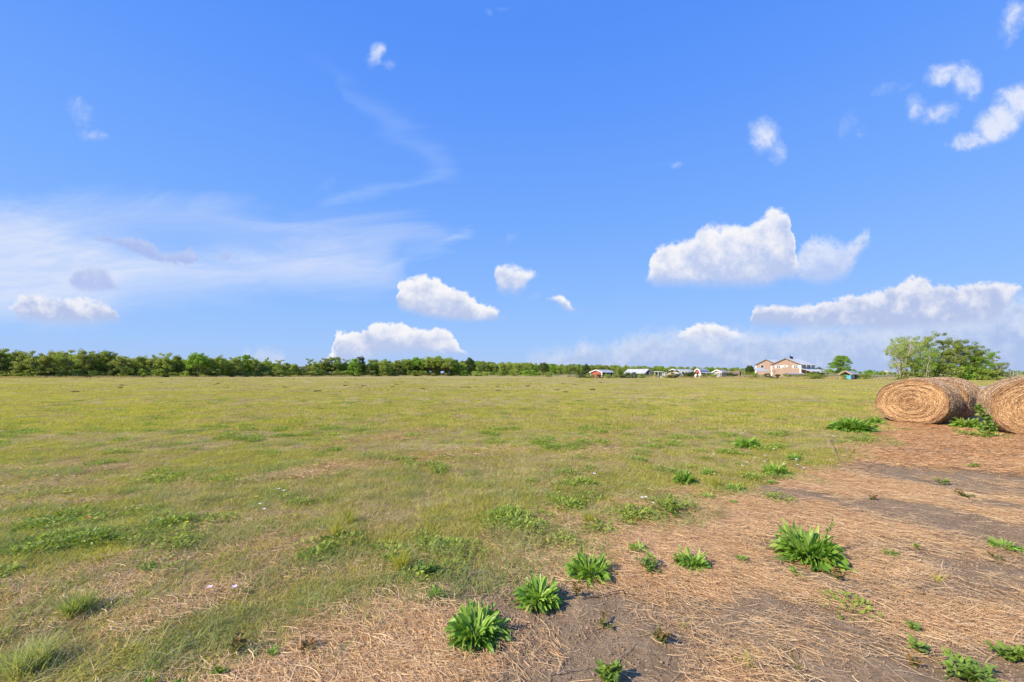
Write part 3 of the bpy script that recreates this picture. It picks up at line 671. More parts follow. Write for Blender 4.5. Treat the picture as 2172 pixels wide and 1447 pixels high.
# tiny wildflowers
M['white'] = plain('white_petals', (.82,.80,.80), .6, .2, .05); M['yellow'] = plain('yellow_petals', (.80,.62,.04), .6, .2, .05)
M['pink'] = plain('pink_petals', (.80,.60,.68), .6, .2, .05); M['redp'] = plain('red_petals', (.62,.09,.04), .6, .2, .05)
def flower(px, py, col, label, r=.018, group=None):
    x, y, z = place(px, py); r = r*max(1, (y/5)**.55); hh = .07
    e_ = empty('wildflower', label, 'flower', (x, y, z), random.random()*6, group)
    m_ = MB(); m_.bar((0,0,0), (.005,0,hh), .002)
    m_.build('stem', M['stem'], e_)
    m_ = MB(); c = Vector((.005, 0, hh))
    for k in range(5):
        a = k*2*math.pi/5; d = Vector((math.cos(a), math.sin(a), .35)); s = Vector((-math.sin(a), math.cos(a), 0))
        m_.quad(tuple(c), tuple(c+d*r*.7-s*r*.42), tuple(c+d*r*1.1), tuple(c+d*r*.7+s*r*.42))
    m_.build('petals', M[col], e_)
random.seed(3)
for px, py in ((590,1045),(603,1049),(560,1092),(552,1080)): flower(px, py, 'white', 'white wildflower in the small cluster left of centre', group='white wildflowers left of centre')
flower(293,1027,'yellow','yellow daisy on a tall stem in the left meadow'); flower(394,1121,'yellow','single yellow daisy above the leafy patch in the left meadow',.02)
flower(542,1063,'yellow','tiny yellow flower beside the small white cluster'); flower(187,1110,'redp','single red flower in the left meadow',.024)
for px, py in ((137,1054),(148,1053)): flower(px, py, 'yellow', 'one of two yellow flowers side by side, far left meadow', group='pair of yellow flowers')
flower(443,1268,'pink','left of two pink flowers in the lower left grass',.02); flower(498,1266,'pink','right of two pink flowers in the lower left grass',.02)
flower(121,1015,'white','single white flower alone in the left meadow',.02); flower(1261,1015,'white','single white flower alone right of centre',.024)
for px, py in ((1362,1070),(1384,1082),(1370,1068)): flower(px, py, 'white', 'white wildflower in the green mat at the straw edge', .02, 'white wildflowers in the mat')
for k in range(26):
    px = random.uniform(1480, 1720) if k < 12 else random.uniform(1560, 1800); py = random.uniform(960, 1005) if k < 12 else random.uniform(872, 935)
    flower(px, py, 'white', 'white wildflower speck in the meadow between centre and the hay bales', group='white wildflowers towards the bales')
for k in range(52):
    px = random.uniform(0, 760); py = 855+abs(random.gauss(0, 1))*38
    flower(px, min(py, 960), 'white' if k % 3 else 'yellow', ('white' if k % 3 else 'yellow')+' wildflower speck in the left and middle meadow', group=('white' if k % 3 else 'yellow')+' wildflowers far left')

# sticks and stalks
def stick(pts, r, mat, label, name='twig', group=None):
    P3 = []
    for px, py, z in pts:
        x, y, h = place(px, py); P3.append((x, y, h+z))
    P3 = np.array(P3); o0 = P3[0].copy(); P3 = P3-o0
    tt = np.linspace(0, len(P3)-1, len(P3)*5); Q = np.stack([np.interp(tt, range(len(P3)), P3[:, k]) for k in range(3)], 1)
    g = np.random.default_rng(len(label)); Q[1:-1] += g.normal(0, .004, Q[1:-1].shape)
    rad = np.linspace(r, r*.45, len(Q)); o = link(name, mesh_np(name, *tube_mesh([(Q, rad)], 6), None, True, mat), None, tuple(o0))
    return tag(o, label, 'stalk' if name == 'stalk' else 'twig', group)
stick([(974,1222,.02),(995,1206,.03),(1022,1194,.03)], .005, M['twig'], 'upper pale forked twig by the straw edge, centre')
stick([(978,1240,.01),(1000,1228,.03),(1038,1221,.03)], .006, M['twig'], 'lower pale twig lying just below the upper one, centre')
stick([(1235,1278,.01),(1330,1256,.02),(1400,1236,.015),(1450,1226,.01),(1500,1222,.01)], .004, M['darktwig'], 'long dark stem lying past the curled dead leaf')
stick([(1084,1356,.01),(1110,1340,.03),(1128,1328,.02)], .0045, M['darktwig'], 'short dark twig right of the largest near dock')
stick([(1128,1328,.01),(1126,1300,.06)], .003, M['darktwig'], 'thin dark twig standing over the soil behind the short one')
stick([(1460,1184,.10),(1480,1202,.05),(1489,1214,.01)], .0035, M['twig'], 'left bleached stalk across the dock weed', 'stalk')
stick([(1474,1172,.09),(1500,1200,.04),(1518,1216,.01)], .0035, M['twig'], 'right bleached stalk across the dock weed', 'stalk')
stick([(730,1334,.01),(780,1330,.02),(812,1324,.01)], .004, M['twig'], 'pale stalk lying on the brown straw, lower left of centre', 'stalk')
stick([(1740,940,.35),(1765,968,.15),(1783,985,.01)], .006, M['twig'], 'long pale stalk leaning over the trampled straw path', 'stalk')
stick([(1800,960,.2),(1793,985,.01)], .005, M['twig'], 'short pale stalk standing beside the long leaning one', 'stalk')
stick([(1690,1280,.01),(1750,1340,.015),(1800,1380,.01)], .003, M['twig'], 'long straw stalk slanting over bare soil, lower right', 'stalk')
stick([(1270,1440,.01),(1320,1400,.015),(1350,1372,.01)], .004, M['twig'], 'pale stalk at the bottom edge pointing up right', 'stalk')
stick([(1165,1440,.01),(1250,1420,.02)], .0035, M['twig'], 'straight pale stalk lying flat near the bottom edge, centre', 'stalk')
# curled dead leaf
V, Fc, v = dock_mesh(7, .05, .02, 2.2, 505); V[:, 2] *= 1.4
M['dead'] = plain('dead_leaf', (.20,.10,.06), .8, .2, .3, 40)
tag(link('dead_leaf', mesh_np('dead_leaf', V, Fc, {'v': v}, True, M['dead']), None, place(1337,1268)), 'curled reddish brown dead leaf standing on the pale straw', 'dead leaf')

# ------------------------------------------------------------------ round hay bales
def hay_mat(name, cols):
    m, t, out = new_mat(name); a = t.new('ShaderNodeAttribute', attribute_name='v')
    r = t.new('ShaderNodeValToRGB'); t.put(r.inputs[0], a.outputs['Fac']); e = r.color_ramp.elements
    e[0].color = (*cols[0], 1); e[1].color = (*cols[-1], 1)
    for i in range(1, len(cols)-1): x = e.new(i/(len(cols)-1)); x.color = (*cols[i], 1)
    tc = t.new('ShaderNodeTexCoord'); n = t.noise(tc.outputs['Object'], 30, 4, .6)
    principled(t, out, t.vm('SCALE', r.outputs[0], t.rng(n, .3, .7, .8, 1.2)), .8, .15, n, .4, .02); return m
M['hayface'] = hay_mat('hay_end', [(.32,.165,.08),(.52,.31,.155),(.66,.42,.215),(.78,.55,.31)])
M['haybarrel'] = hay_mat('hay_wrap', [(.26,.16,.09),(.43,.28,.165),(.56,.39,.24),(.68,.51,.34)])
def bale(px, d, W, Hh, L, azdeg, label, seed, nf=7000, nb=8000, sw=.010):
    g = np.random.default_rng(seed); x, y = at(px, d); a_, b_ = W/2, Hh/2
    root = empty('hay_bale', label, 'hay bale', (x, y, float(H(np.array([x]), np.array([y]))[0])-.02), -R(azdeg), 'round hay bales')
    def sec(th, rho):
        lump = 1+.018*np.sin(3*th+seed)+.012*np.sin(7*th+2*seed)
        X = a_*rho*lump*np.cos(th); Z = b_*rho*lump*np.sin(th)
        X = X*(1+.05*np.clip(-np.sin(th), 0, 1)*rho)          # sags wider low down
        Z = b_+np.where(Z < -b_*.82, -b_*.82-(np.abs(Z)-b_*.82)*.55, Z)
        return X, Z-.03
    # core barrel
    nt, nl = 72, 22; th = np.linspace(0, 2*np.pi, nt, endpoint=False); yl = np.linspace(0, L, nl)
    TH, YL = np.meshgrid(th, yl); rim = .985-.05*np.exp(-YL/.07)-.05*np.exp(-(L-YL)/.07)+.016*(vnoise(YL*4, TH*2, seed)-.5)
    X, Z = sec(TH, rim); V = np.stack([X, YL, Z], -1).reshape(-1, 3)
    i = np.arange(nl-1)[:, None]*nt; j = np.arange(nt)[None, :]; jn = (j+1) % nt
    Fb = np.stack([i+j, i+jn, i+nt+jn, i+nt+j], -1).reshape(-1, 4); vb = np.full(len(V), .12)
    # strands wound round the barrel
    k = 6; t0 = g.uniform(0, 2*np.pi, nb); sp = g.uniform(.08, .45, nb)*g.choice([-1, 1], nb); s = np.linspace(0, 1, k)[None, :]
    TT = t0[:, None]+sp[:, None]*s; yy = g.uniform(-.01, L+.01, nb)[:, None]+g.normal(0, .09, nb)[:, None]*s+.03*np.sin(TT*5+g.uniform(0, 6, nb)[:, None])
    yy = np.clip(yy, -.03, L+.03)
    rr = .99-.05*np.exp(-np.clip(yy, 0, 9)/.07)-.05*np.exp(-np.clip(L-yy, 0, 9)/.07)+np.abs(g.normal(0, .012, nb))[:, None]+g.normal(0, .006, (nb, k))
    rr[:, -1] += np.abs(g.normal(0, .035, nb)); rr[:, 0] += np.abs(g.normal(0, .02, nb))
    X, Z = sec(TT, rr); P = np.stack([X, yy, Z], -1); rad = unit(np.stack([np.cos(TT), np.zeros_like(TT), np.sin(TT)], -1))
    S = unit(np.array([0, 1.0, 0])+rad*g.normal(0, .8, (nb, 1, 1)))
    Wd = sw*g.uniform(.5, 1.3, nb)[:, None]*np.array([[.7,1,1,1,.8,.3]])
    V2, F2 = ribbons(P, Wd/2, S); v2 = np.repeat(np.clip(g.beta(2.2, 2.2, nb)+.12*np.sin(yy[:, 0]*17+seed), 0, 1), 2*k)
    link('wound_side', mesh_np('bale_side', np.concatenate([V, V2]), np.concatenate([Fb, F2+len(V)]), {'v': np.concatenate([vb, v2])}, False, M['haybarrel']), root)
    # ends, each with its coil
    for end in (0, 1):
        y0 = 0 if end == 0 else L; sg = -1 if end == 0 else 1
        rh = np.linspace(0.001, .95, 16); TH, RH = np.meshgrid(th, rh)
        dome = .05*(1-RH**2)+.016*np.sin(RH*34+TH)-.02
        X, Z = sec(TH, RH); V = np.stack([X, y0+sg*dome, Z], -1).reshape(-1, 3)
        i = np.arange(15)[:, None]*nt; Fb = np.stack([i+j, i+nt+j, i+nt+jn, i+jn], -1).reshape(-1, 4)
        if end: Fb = Fb[:, ::-1]
        n_ = nf if end == 0 else nf//3
        rho = np.sqrt(g.uniform(0, 1, n_))*.96; t0 = g.uniform(0, 2*np.pi, n_); sp = g.uniform(.10, .55, n_)*g.choice([-1, 1], n_)*np.clip(.45/np.maximum(rho, .08), .8, 3)
        TT = t0[:, None]+sp[:, None]*s; RR = np.clip(rho[:, None]+g.normal(0, .028, n_)[:, None]*s+.012*sp[:, None]*s, .01, .985)
        dome = .05*(1-RR**2)+.016*np.sin(RR*34+TT)-.02
        X, Z = sec(TT, RR); Y = y0+sg*(dome+np.abs(g.normal(.006, .012, n_))[:, None]+np.abs(g.normal(0, .01, (n_, k))))
        P = np.stack([X, Y, Z], -1); rad = np.stack([np.cos(TT), np.zeros_like(TT), np.sin(TT)], -1)
        S = unit(rad+np.array([0, 1., 0])*g.normal(0, .8, (n_, 1, 1)))
        Wd = sw*g.uniform(.5, 1.3, n_)[:, None]*np.array([[.7,1,1,1,.8,.3]])
        V2, F2 = ribbons(P, Wd/2, S)
        ring = vnoise(rho*13+.16*t0, t0*.35+40, seed+9)+.5*vnoise(rho*34+.16*t0, t0*.6+11, seed+10)
        v2 = np.repeat(np.clip(.29+.22*ring+g.normal(0, .2, n_)-.22*np.exp(-(rho/.16)**2)-.3*sst(.84, .97, rho), 0, 1), 2*k)
        link('coiled_end', mesh_np('bale_end', np.concatenate([V, V2]), np.concatenate([Fb, F2+len(V)]), {'v': np.concatenate([np.full(len(V), .12), v2])}, False, M['hayface']), root)
    return root
bale(1932, 12.35, 1.72, 1.44, 1.35, 60, 'front round hay bale with its whole golden coiled end facing us', 11)
bxx, byy = at(1932, 12.35); a2 = R(60)
b2x, b2y = bxx+1.72*math.sin(a2), byy+1.72*math.cos(a2)
bale(CX+F*(b2x)/b2y+4, b2y, 1.70, 1.46, 1.4, 64, 'round hay bale standing directly behind the front one, mostly hidden', 12, nf=3000, nb=7000)
bale(2203, 9.75, 1.62, 1.50, 1.25, 40, 'round hay bale cut off by the right edge, weed growing up its end', 13, nf=9000)
bale(820, 205, 1.8, 1.35, 1.3, 12, 'tiny lone hay bale far off at the foot of the tree line', 14, nf=300, nb=300, sw=.04)
# weed climbing on the right bale
V = []; g_ = np.random.default_rng(77)
vx, vy = at(2092, 9.62)
vine = empty('vine', 'dark green leafy vine climbing the left side of the right bale end', 'vine', (vx-.02, vy-.02, 0), 0)
s = np.linspace(0, 1, 9); pth = np.stack([.06*np.sin(s*5)-.03*s, .02*np.cos(s*6)+.12*s-.02, .08+.72*s], 1)
link('stem', mesh_np('vine_stem', *tube_mesh([(pth, np.linspace(.007, .003, 9))], 5), None, True, M['stem']), vine)
n = 420; tt = g_.choice([.15,.2,.25,.3,.55,.6,.8,.9], n)+g_.normal(0, .05, n); tt = np.clip(tt, 0, 1)
c = np.stack([np.interp(tt, s, pth[:, k]) for k in range(3)], 1)+g_.normal(0, 1, (n, 3))*np.array([.075, .05, .05])*(1.3-tt)[:, None]
d = unit(g_.normal(0, 1, (n, 3))+np.array([-.3, -.6, .1])); Lf = g_.uniform(.04, .08, n)
P_ = c[:, None, :]+d[:, None, :]*np.linspace(0, 1, 4)[None, :, None]*Lf[:, None, None]
Vv, Fv = ribbons(P_, Lf[:, None]*np.array([[.08,.3,.26,.03]]), unit(np.cross(d, g_.normal(0, 1, (n, 3)))))
link('leaves', mesh_np('vine_leaves', Vv, Fv, {'v': np.repeat(g_.uniform(0, .7, n), 8)}, False, M['smallweed']), vine)

# ------------------------------------------------------------------ trees
M['bark'] = plain('grey_brown_bark', (.16,.125,.095), .9, .1, .35, 6, stretch=(3,3,.6))
M['palebark'] = plain('pale_bark', (.42,.36,.28), .85, .1, .3, 5, stretch=(3,3,.6))
M['grove'] = leafy('leaves_grove', [(.16,.20,.045),(.29,.34,.085),(.43,.48,.15)], .5, .6, .15, objrand=.3)
M['t_mid'] = leafy('leaves_mid_green', [(.19,.255,.06),(.33,.40,.095),(.48,.54,.155)], .5, .6, .15, objrand=.35)
M['t_pale'] = leafy('leaves_pale_green', [(0.257, 0.308, 0.084), (0.407, 0.476, 0.133), (0.57, 0.62, 0.211)], .5, .6, .15, objrand=.3)
M['t_olive'] = leafy('leaves_olive', [(.21,.25,.07),(.35,.385,.12),(.50,.51,.19)], .5, .6, .15, objrand=.3)
M['t_bright'] = leafy('leaves_bright_green', [(0.16, 0.261, 0.041), (0.281, 0.427, 0.068), (0.441, 0.605, 0.11)], .5, .6, .15, objrand=.3)
M['t_dark'] = leafy('leaves_dark_green', [(0.054, 0.09, 0.024), (0.096, 0.144, 0.038), (0.168, 0.216, 0.06)], .3, .6, .15, objrand=.3)
def leafcloud(cent, rad, nper, size, g, flat=1.0, top=0):
    n = len(cent)*nper; c = np.repeat(cent, nper, 0); r = np.repeat(rad, nper)
    d = unit(g.normal(0, 1, (n, 3))); rr = r*g.uniform(.15, 1, n)**.5
    p = c+d*rr[:, None]*np.array([1, 1, flat]); nn = unit(d*.8+g.normal(0, .7, (n, 3))+np.array([0, 0, .4]))
    u = unit(np.cross(nn, g.normal(0, 1, (n, 3)))); w_ = np.cross(nn, u); s = (size*g.uniform(.5, 1.3, n))[:, None]
    V = np.stack([p-u*s*.5, p+w_*s*.36, p+u*s*.5, p-w_*s*.36], 1).reshape(-1, 3)
    Fc = np.arange(n*4).reshape(-1, 4)
    cv = np.repeat(g.uniform(0, 1, len(cent)), nper)
    return V, Fc, np.repeat(np.clip(.55*cv+.45*g.uniform(0, 1, n), 0, 1), 4)
def tree_meshes(kind, seed):
    """unit tree 10 m tall; returns wood and leaves"""
    g = np.random.default_rng(seed); paths = []; cent = []; rad = []
    def limb(p0, p1, r0, r1, wob=.25):
        s = np.linspace(0, 1, 7)[:, None]; p = p0*(1-s)+p1*s; p[1:-1] += g.normal(0, wob, (5, 3))*np.array([1, 1, .5]); p[:, 2] += np.sin(s[:, 0]*np.pi)*.25*wob
        paths.append((p, np.linspace(r0, r1, 7))); return p
    if kind == 'feathery':
        nst = g.integers(1, 4)
        for q in range(nst):
            bx = g.normal(0, .35, 2); topx = bx+g.normal(0, .8, 2); hh = g.uniform(8.0, 9.6)
            tr = limb(np.array([*bx, 0.]), np.array([*topx, hh]), .15, .04)
            nb = 18
            for b in range(nb):
                t_ = g.uniform(.08, .98); p0 = np.array([np.interp(t_, np.linspace(0, 1, 7), tr[:, k]) for k in range(3)])
                a = g.uniform(0, 6.28); ln = (1.9-.7*abs(t_-.55))*g.uniform(.5, 1.15); p1 = p0+np.array([math.cos(a)*ln, math.sin(a)*ln, ln*g.uniform(.1, .55)])
                limb(p0, p1, .045, .015, .08); cent.append(p1); rad.append(g.uniform(.45, .85)); cent.append((p0+p1)/2+g.normal(0, .2, 3)); rad.append(g.uniform(.35, .65))
        flat, nper, size = 1.0, 70, .30
    elif kind == 'bushy':
        tr = limb(np.array([0, 0, 0.]), np.array([*g.normal(0, .3, 2), 8.]), .2, .05)
        for b in range(84):
            z = g.uniform(.04, .97); env = 3.3*math.sqrt(max(.03, 1-((z-.42)/.62)**2))*g.uniform(.25, 1.0); a = g.uniform(0, 6.28)
            p1 = np.array([math.cos(a)*env, math.sin(a)*env, z*9.5]); cent.append(p1); rad.append(g.uniform(.5, .95))
            if b % 3 == 0: limb(np.array([tr[3][0]*z, tr[3][1]*z, max(.2, z*9.5-env*.6)]), p1, .05, .015, .1)
        flat, nper, size = .85, 90, .33
    elif kind == 'dense':
        tr = limb(np.array([0, 0, 0.]), np.array([0, 0, 6.]), .3, .12)
        for b in range(80):
            d = unit(g.normal(0, 1, 3)); d[2] = abs(d[2])*1.0-.25; e_ = g.uniform(.55, 1.0)
            p1 = np.array([0, 0, 4.6])+d*np.array([3.7, 3.7, 4.9])*e_; cent.append(p1); rad.append(g.uniform(.6, 1.0))
            if b % 4 == 0: limb(np.array([0, 0, g.uniform(2, 5)]), p1, .08, .02, .1)
        flat, nper, size = .8, 90, .33
    elif kind == 'round':
        tr = limb(np.array([0, 0, 0.]), np.array([.2, 0, 8.]), .25, .05)
        for b in range(190):
            z = g.uniform(0, 1)**1.35; env = 4.6*((1-z)**.55*.85+.15)*g.uniform(.2, 1); a = g.uniform(0, 6.28)
            p1 = np.array([math.cos(a)*env+.4*z, math.sin(a)*env, .5+z*9.]); cent.append(p1); rad.append(g.uniform(.5, .9))
            if b % 3 == 0: limb(np.array([.1, 0, max(.6, p1[2]-env*.7)]), p1, .06, .015, .1)
        flat, nper, size = .8, 70, .30
    elif kind in ('airy', 'layered'):
        nst = 5 if kind == 'airy' else 3
        for q in range(nst):
            a0 = q*6.28/nst+g.uniform(-.4, .4); sp = g.uniform(.6, 2.3); hh = g.uniform(7.4, 9.8)
            tr = limb(np.array([.25*math.cos(a0), .25*math.sin(a0), 0.]), np.array([sp*math.cos(a0), sp*math.sin(a0), hh]), .17, .04, .22)
            for b in range(18 if kind == 'airy' else 20):
                t_ = g.uniform(.22, 1.0); p0 = np.array([np.interp(t_, np.linspace(0, 1, 7), tr[:, k]) for k in range(3)])
                a = a0+g.normal(0, 1.5); ln = g.uniform(.7, 2.0); up = g.uniform(.5, 1.1) if kind == 'airy' else g.uniform(-.05, .35)
                p1 = p0+np.array([math.cos(a)*ln, math.sin(a)*ln, ln*up]); p1[2] = min(p1[2], 9.9); limb(p0, p1, .042, .012, .1)
                for c_ in range(2):
                    p2 = p1+g.normal(0, .45, 3)*np.array([1, 1, .7]); limb(p1, p2, .014, .006, .03); cent.append(p2); rad.append(g.uniform(.35, .6) if kind == 'airy' else g.uniform(.45, .75))
        flat, nper, size = (.95, 62, .18) if kind == 'airy' else (.8, 150, .18)
    elif kind == 'shrub':     # 2 m tall unit scaled to 10
        for b in range(46):
            a = g.uniform(0, 6.28); z = g.uniform(.03, .9); env = 6.0*math.sqrt(max(.05, 1-z*z))*g.uniform(.2, 1)
            p1 = np.array([math.cos(a)*env, math.sin(a)*env, z*9.3]); cent.append(p1); rad.append(g.uniform(1.0, 1.9))
            if b % 4 == 0: limb(np.array([0, 0, 0.]), p1, .10, .03, .2)
        flat, nper, size = .8, 34, .75
    V, Fc = tube_mesh(paths, 5); cent = np.array(cent); rad = np.array(rad)
    return (V, Fc), leafcloud(cent, rad, nper, size, g, flat)
KINDS = {}
def get_tree(kind, var, leafmat, barkmat='bark'):
    key = (kind, var, leafmat, barkmat)
    if key not in KINDS:
        (Vw, Fw), (Vl, Fl, vl) = tree_meshes(kind, 1000+hash_kind(kind)*50+var)
        KINDS[key] = (mesh_np(kind+'_trunk', Vw, Fw, None, True, M[barkmat]), mesh_np(kind+'_crown', Vl, Fl, {'v': vl}, False, M[leafmat]), float(Vl[:, 2].max()))
    return KINDS[key]
def hash_kind(k): return ['feathery','bushy','dense','round','airy','layered','shrub'].index(k)
def tree(px, d, topy, kind, var, leafmat, label, sxy=1.0, group=None, bark='bark', rz=None, name='tree', cat='tree'):
    x, y = at(px, d); h = zat(topy, d); wm, lm, zt = get_tree(kind, var, leafmat, bark)
    e_ = empty(name, label, cat, (x, y, float(H(np.array([x]), np.array([y]))[0])-.05), random.random()*6.28 if rz is None else rz, group)
    k = h/zt; e_.scale = (k*sxy, k*sxy, k)
    link('trunk' if name == 'tree' else 'stems', wm, e_); link('crown' if name == 'tree' else 'foliage', lm, e_); return e_
random.seed(11)
def edge_d(px):
    return float(np.interp(px, [-300,0,440,640,820,1000,1230,1500,1900], [118,131,160,182,205,222,150,120,112]))
NTH = ['first','second','third','fourth','fifth','sixth','seventh','eighth','ninth','tenth','eleventh','twelfth']
DESC = {'feathery':'open-topped tree','bushy':'full leafy tree','dense':'dense round-headed tree','round':'full cone-shaped tree'}
TONE = {'t_mid':'mid green','t_pale':'pale green','t_olive':'olive green','t_bright':'fresh bright green','t_dark':'dark green'}
# (px, top y, kind, leaf tone, width factor, anchor label or None)
LINE = [(-14,738,'feathery','t_olive',1,None),(8,735,'feathery','t_mid',1.0,'tallest tree cut by the left edge of the picture'),(34,741,'feathery','t_olive',1,None),(46,750,'bushy','t_pale',1.35,'wide pale dome-shaped tree near the left end of the tree line'),
 (78,745,'feathery','t_olive',1,None),(104,743,'feathery','t_olive',1,None),(130,744,'feathery','t_olive',1.1,None),(152,741,'feathery','t_mid',1.1,None),(174,742,'feathery','t_olive',1,None),(198,740,'feathery','t_olive',1.1,None),(218,742,'feathery','t_mid',1.1,None),
 (236,747,'feathery','t_olive',1,None),(256,755,'bushy','t_olive',1.3,'low rounded dusty-olive tree standing forward of the left tree line'),
 (280,751,'feathery','t_olive',1,None),(298,753,'feathery','t_mid',1,None),(318,752,'feathery','t_olive',1,None),(340,748,'feathery','t_pale',1.1,None),(360,754,'feathery','t_mid',1,None),(380,752,'feathery','t_olive',1,None),(400,753,'feathery','t_mid',1,None),
 (420,746,'dense','t_bright',.85,'tall bright green tree, brightest of the left tree line'),
 (448,749,'feathery','t_olive',.9,None),(466,757,'bushy','t_mid',1,None),(486,757,'feathery','t_olive',1,None),(504,755,'bushy','t_pale',1,None),(524,751,'bushy','t_bright',1.0,'pointed fresh green tree rising midway to the gap'),
 (546,760,'feathery','t_olive',1,None),(572,757,'feathery','t_mid',.8,None),(590,762,'feathery','t_mid',1,None),(608,768,'bushy','t_mid',1,None),(624,770,'dense','t_mid',.7,'small round tree at the left side of the dip in the tree line'),
 (640,776,'bushy','t_olive',1,'low brownish tree in the dip of the tree line'),
 (656,760,'feathery','t_olive',1.0,None),(672,764,'feathery','t_pale',1,None),(690,759,'bushy','t_olive',1.0,None),(712,755,'bushy','t_mid',1.05,None),(734,762,'feathery','t_mid',1,None),(752,761,'bushy','t_bright',1,None),
 (770,756,'feathery','t_dark',1.0,'darkest spiky tree in the middle of the tree line'),
 (792,761,'bushy','t_pale',1.1,None),(816,762,'bushy','t_pale',1.2,None),(842,763,'bushy','t_olive',1.1,None),(862,760,'bushy','t_mid',1.0,None),
 (884,756,'dense','t_bright',1.05,'bright yellow-green domed tree at the left of the tall clump'),
 (908,757,'dense','t_mid',1.0,None),(930,755,'dense','t_mid',1.1,None),(950,757,'dense','t_mid',1.0,None),(968,761,'bushy','t_bright',1.0,None),(984,768,'bushy','t_pale',1.0,None),
 (996,759,'dense','t_dark',.72,'small dark round tree ending the tall clump')]
anchors = [l[5] for l in LINE]
cur = None; cnt = 0
for k, (px, ty, kind, tone, sw_, lab) in enumerate(LINE):
    if lab: cur = lab; cnt = 0; L_ = lab
    else:
        cnt += 1
        if cur is None: L_ = 'olive tree sliced off at the extreme left edge'
        else:
            short = {'tallest':'tree cut by the left edge','wide pa':'wide pale dome-shaped tree','low roun':'low dusty-olive rounded tree'}
            ref = {'tallest tree cut by the left edge of the picture':'the tree cut by the left edge','wide pale dome-shaped tree near the left end of the tree line':'the wide pale dome tree',
             'low rounded dusty-olive tree standing forward of the left tree line':'the forward dusty-olive tree','tall bright green tree, brightest of the left tree line':'the brightest left tree',
             'pointed fresh green tree rising midway to the gap':'the pointed fresh green tree','low brownish tree in the dip of the tree line':'the low tree in the dip',
             'darkest spiky tree in the middle of the tree line':'the darkest spiky tree','bright yellow-green domed tree at the left of the tall clump':'the yellow-green domed tree'}[cur]
            L_ = f'{TONE[tone]} {DESC[kind]}, {NTH[cnt-1]} right of {ref}'.replace('fresh bright', 'bright')
    d = edge_d(px)+random.uniform(2, 9)-(6 if lab and 'forward' in lab else 0)
    tree(px, d, ty-random.uniform(-1, 2), kind, k % 4, tone, L_, sw_*(1.12 if kind == 'feathery' else 1.05), 'trees along the far edge of the meadow')
# woodland closing the view behind the tree line: reads as one mass
def wood_coll(name, specs):
    c = bpy.data.collections.new(name)
    for kind, var, lm_ in specs:
        wm, lm, zt = get_tree(kind, var, lm_)
        me = lm.copy(); o = bpy.data.objects.new(name, me); c.objects.link(o)
    return c
def woodland(name, pts, coll, nv, label):
    P = np.array([(p[0], p[1], -.1) for p in pts]); s = np.array([(p[2]*p[3], p[2]*p[3], p[2]) for p in pts])
    return scatter(name, coll, nv, P, rng.uniform(0, 6.28, len(P)), s, label, 'woodland')
PXT = [-300,0,60,130,200,240,300,360,420,480,560,600,640,690,740,800,880,980,1000,1040,1100,1200,1300,1400,1500,1600,1700]
TYT = [745,744,752,749,747,753,757,758,755,759,763,769,779,765,767,765,761,764,764,766.5,768.5,771.5,773.5,776.5,778.5,780,781]
wc = wood_coll('wood_tree', [('bushy',0,'t_mid'),('bushy',1,'t_olive'),('bushy',2,'t_pale'),('dense',0,'t_mid')])
pts = []
for px in range(-300, 1010, 11):
    for row in range(2):
        d = edge_d(px)+10+row*9+random.uniform(-3, 3); p = px+random.uniform(-6, 6); x, y = at(p, d)
        h = zat(np.interp(p, PXT, TYT)+random.uniform(-1.5, 4), d); pts.append((x, y, h/10, random.uniform(.8, 1.15)))
woodland('woodland', pts, wc, 4, 'green wood filling in behind the front row of the tree line')
wc2 = wood_coll('far_wood_tree', [('bushy',0,'t_pale'),('bushy',1,'t_olive'),('bushy',2,'t_pale'),('dense',1,'t_mid'),('bushy',3,'t_bright')])
pts = []
for px in range(980, 1760, 7):
    for row in range(3):
        d = 300+row*22+random.uniform(-6, 6); p = px+random.uniform(-5, 5); x, y = at(p, d)
        h = zat(np.interp(p, PXT, TYT)+random.uniform(-2.0, 3.5), d); pts.append((x, y, h/10, random.uniform(.7, 1.1)))
for px in range(1740, 2700, 12):
    d = 520+random.uniform(-20, 20); x, y = at(px, d); pts.append((x, y, zat(787+random.uniform(-2, 2), d)/10, 1.6))
woodland('far_woodland', pts, wc2, 5, 'distant pale green wood running behind the barns')
pts = []
for px in range(-300, 1010, 7):
    d = edge_d(px)+3+random.uniform(-2, 4); x, y = at(px, d); pts.append((x, y, random.uniform(.16, .40), random.uniform(1, 2)))
ub = wood_coll('underbrush_bush', [('shrub',0,'t_mid'),('shrub',1,'t_mid'),('shrub',2,'t_olive')])
for px in range(1150, 1920, 6):
    if random.random() < .8: d = edge_d(px)+2+random.uniform(-2, 5); x, y = at(px+random.uniform(-3, 3), d); pts.append((x, y, random.uniform(.07, .17), random.uniform(1, 1.8)))
woodland('underbrush', pts, ub, 3, 'low underbrush along the foot of the tree line and the farm edge')
# pale dry grass standing at the foot of the tree line
cb = variants('tall_dry_grass', [blades(200, 2.2, .4, 1.2, .05, .5, seed=600+s) for s in range(3)], M['drygrass'])
pp = []
for px in np.arange(-300, 1900, 6):
    d = edge_d(px)-1+random.uniform(-2, 2); x, y = at(px, d)
    if random.random() < .55: pp.append((x, y, 0))
scatter('dry_grass', cb, 3, np.array(pp), rng.uniform(0, 6, len(pp)), np.repeat(rng.uniform(.4, .9, (len(pp), 1)), 3, 1), 'uncut tan grass standing along the far edge of the meadow', 'dry grass')
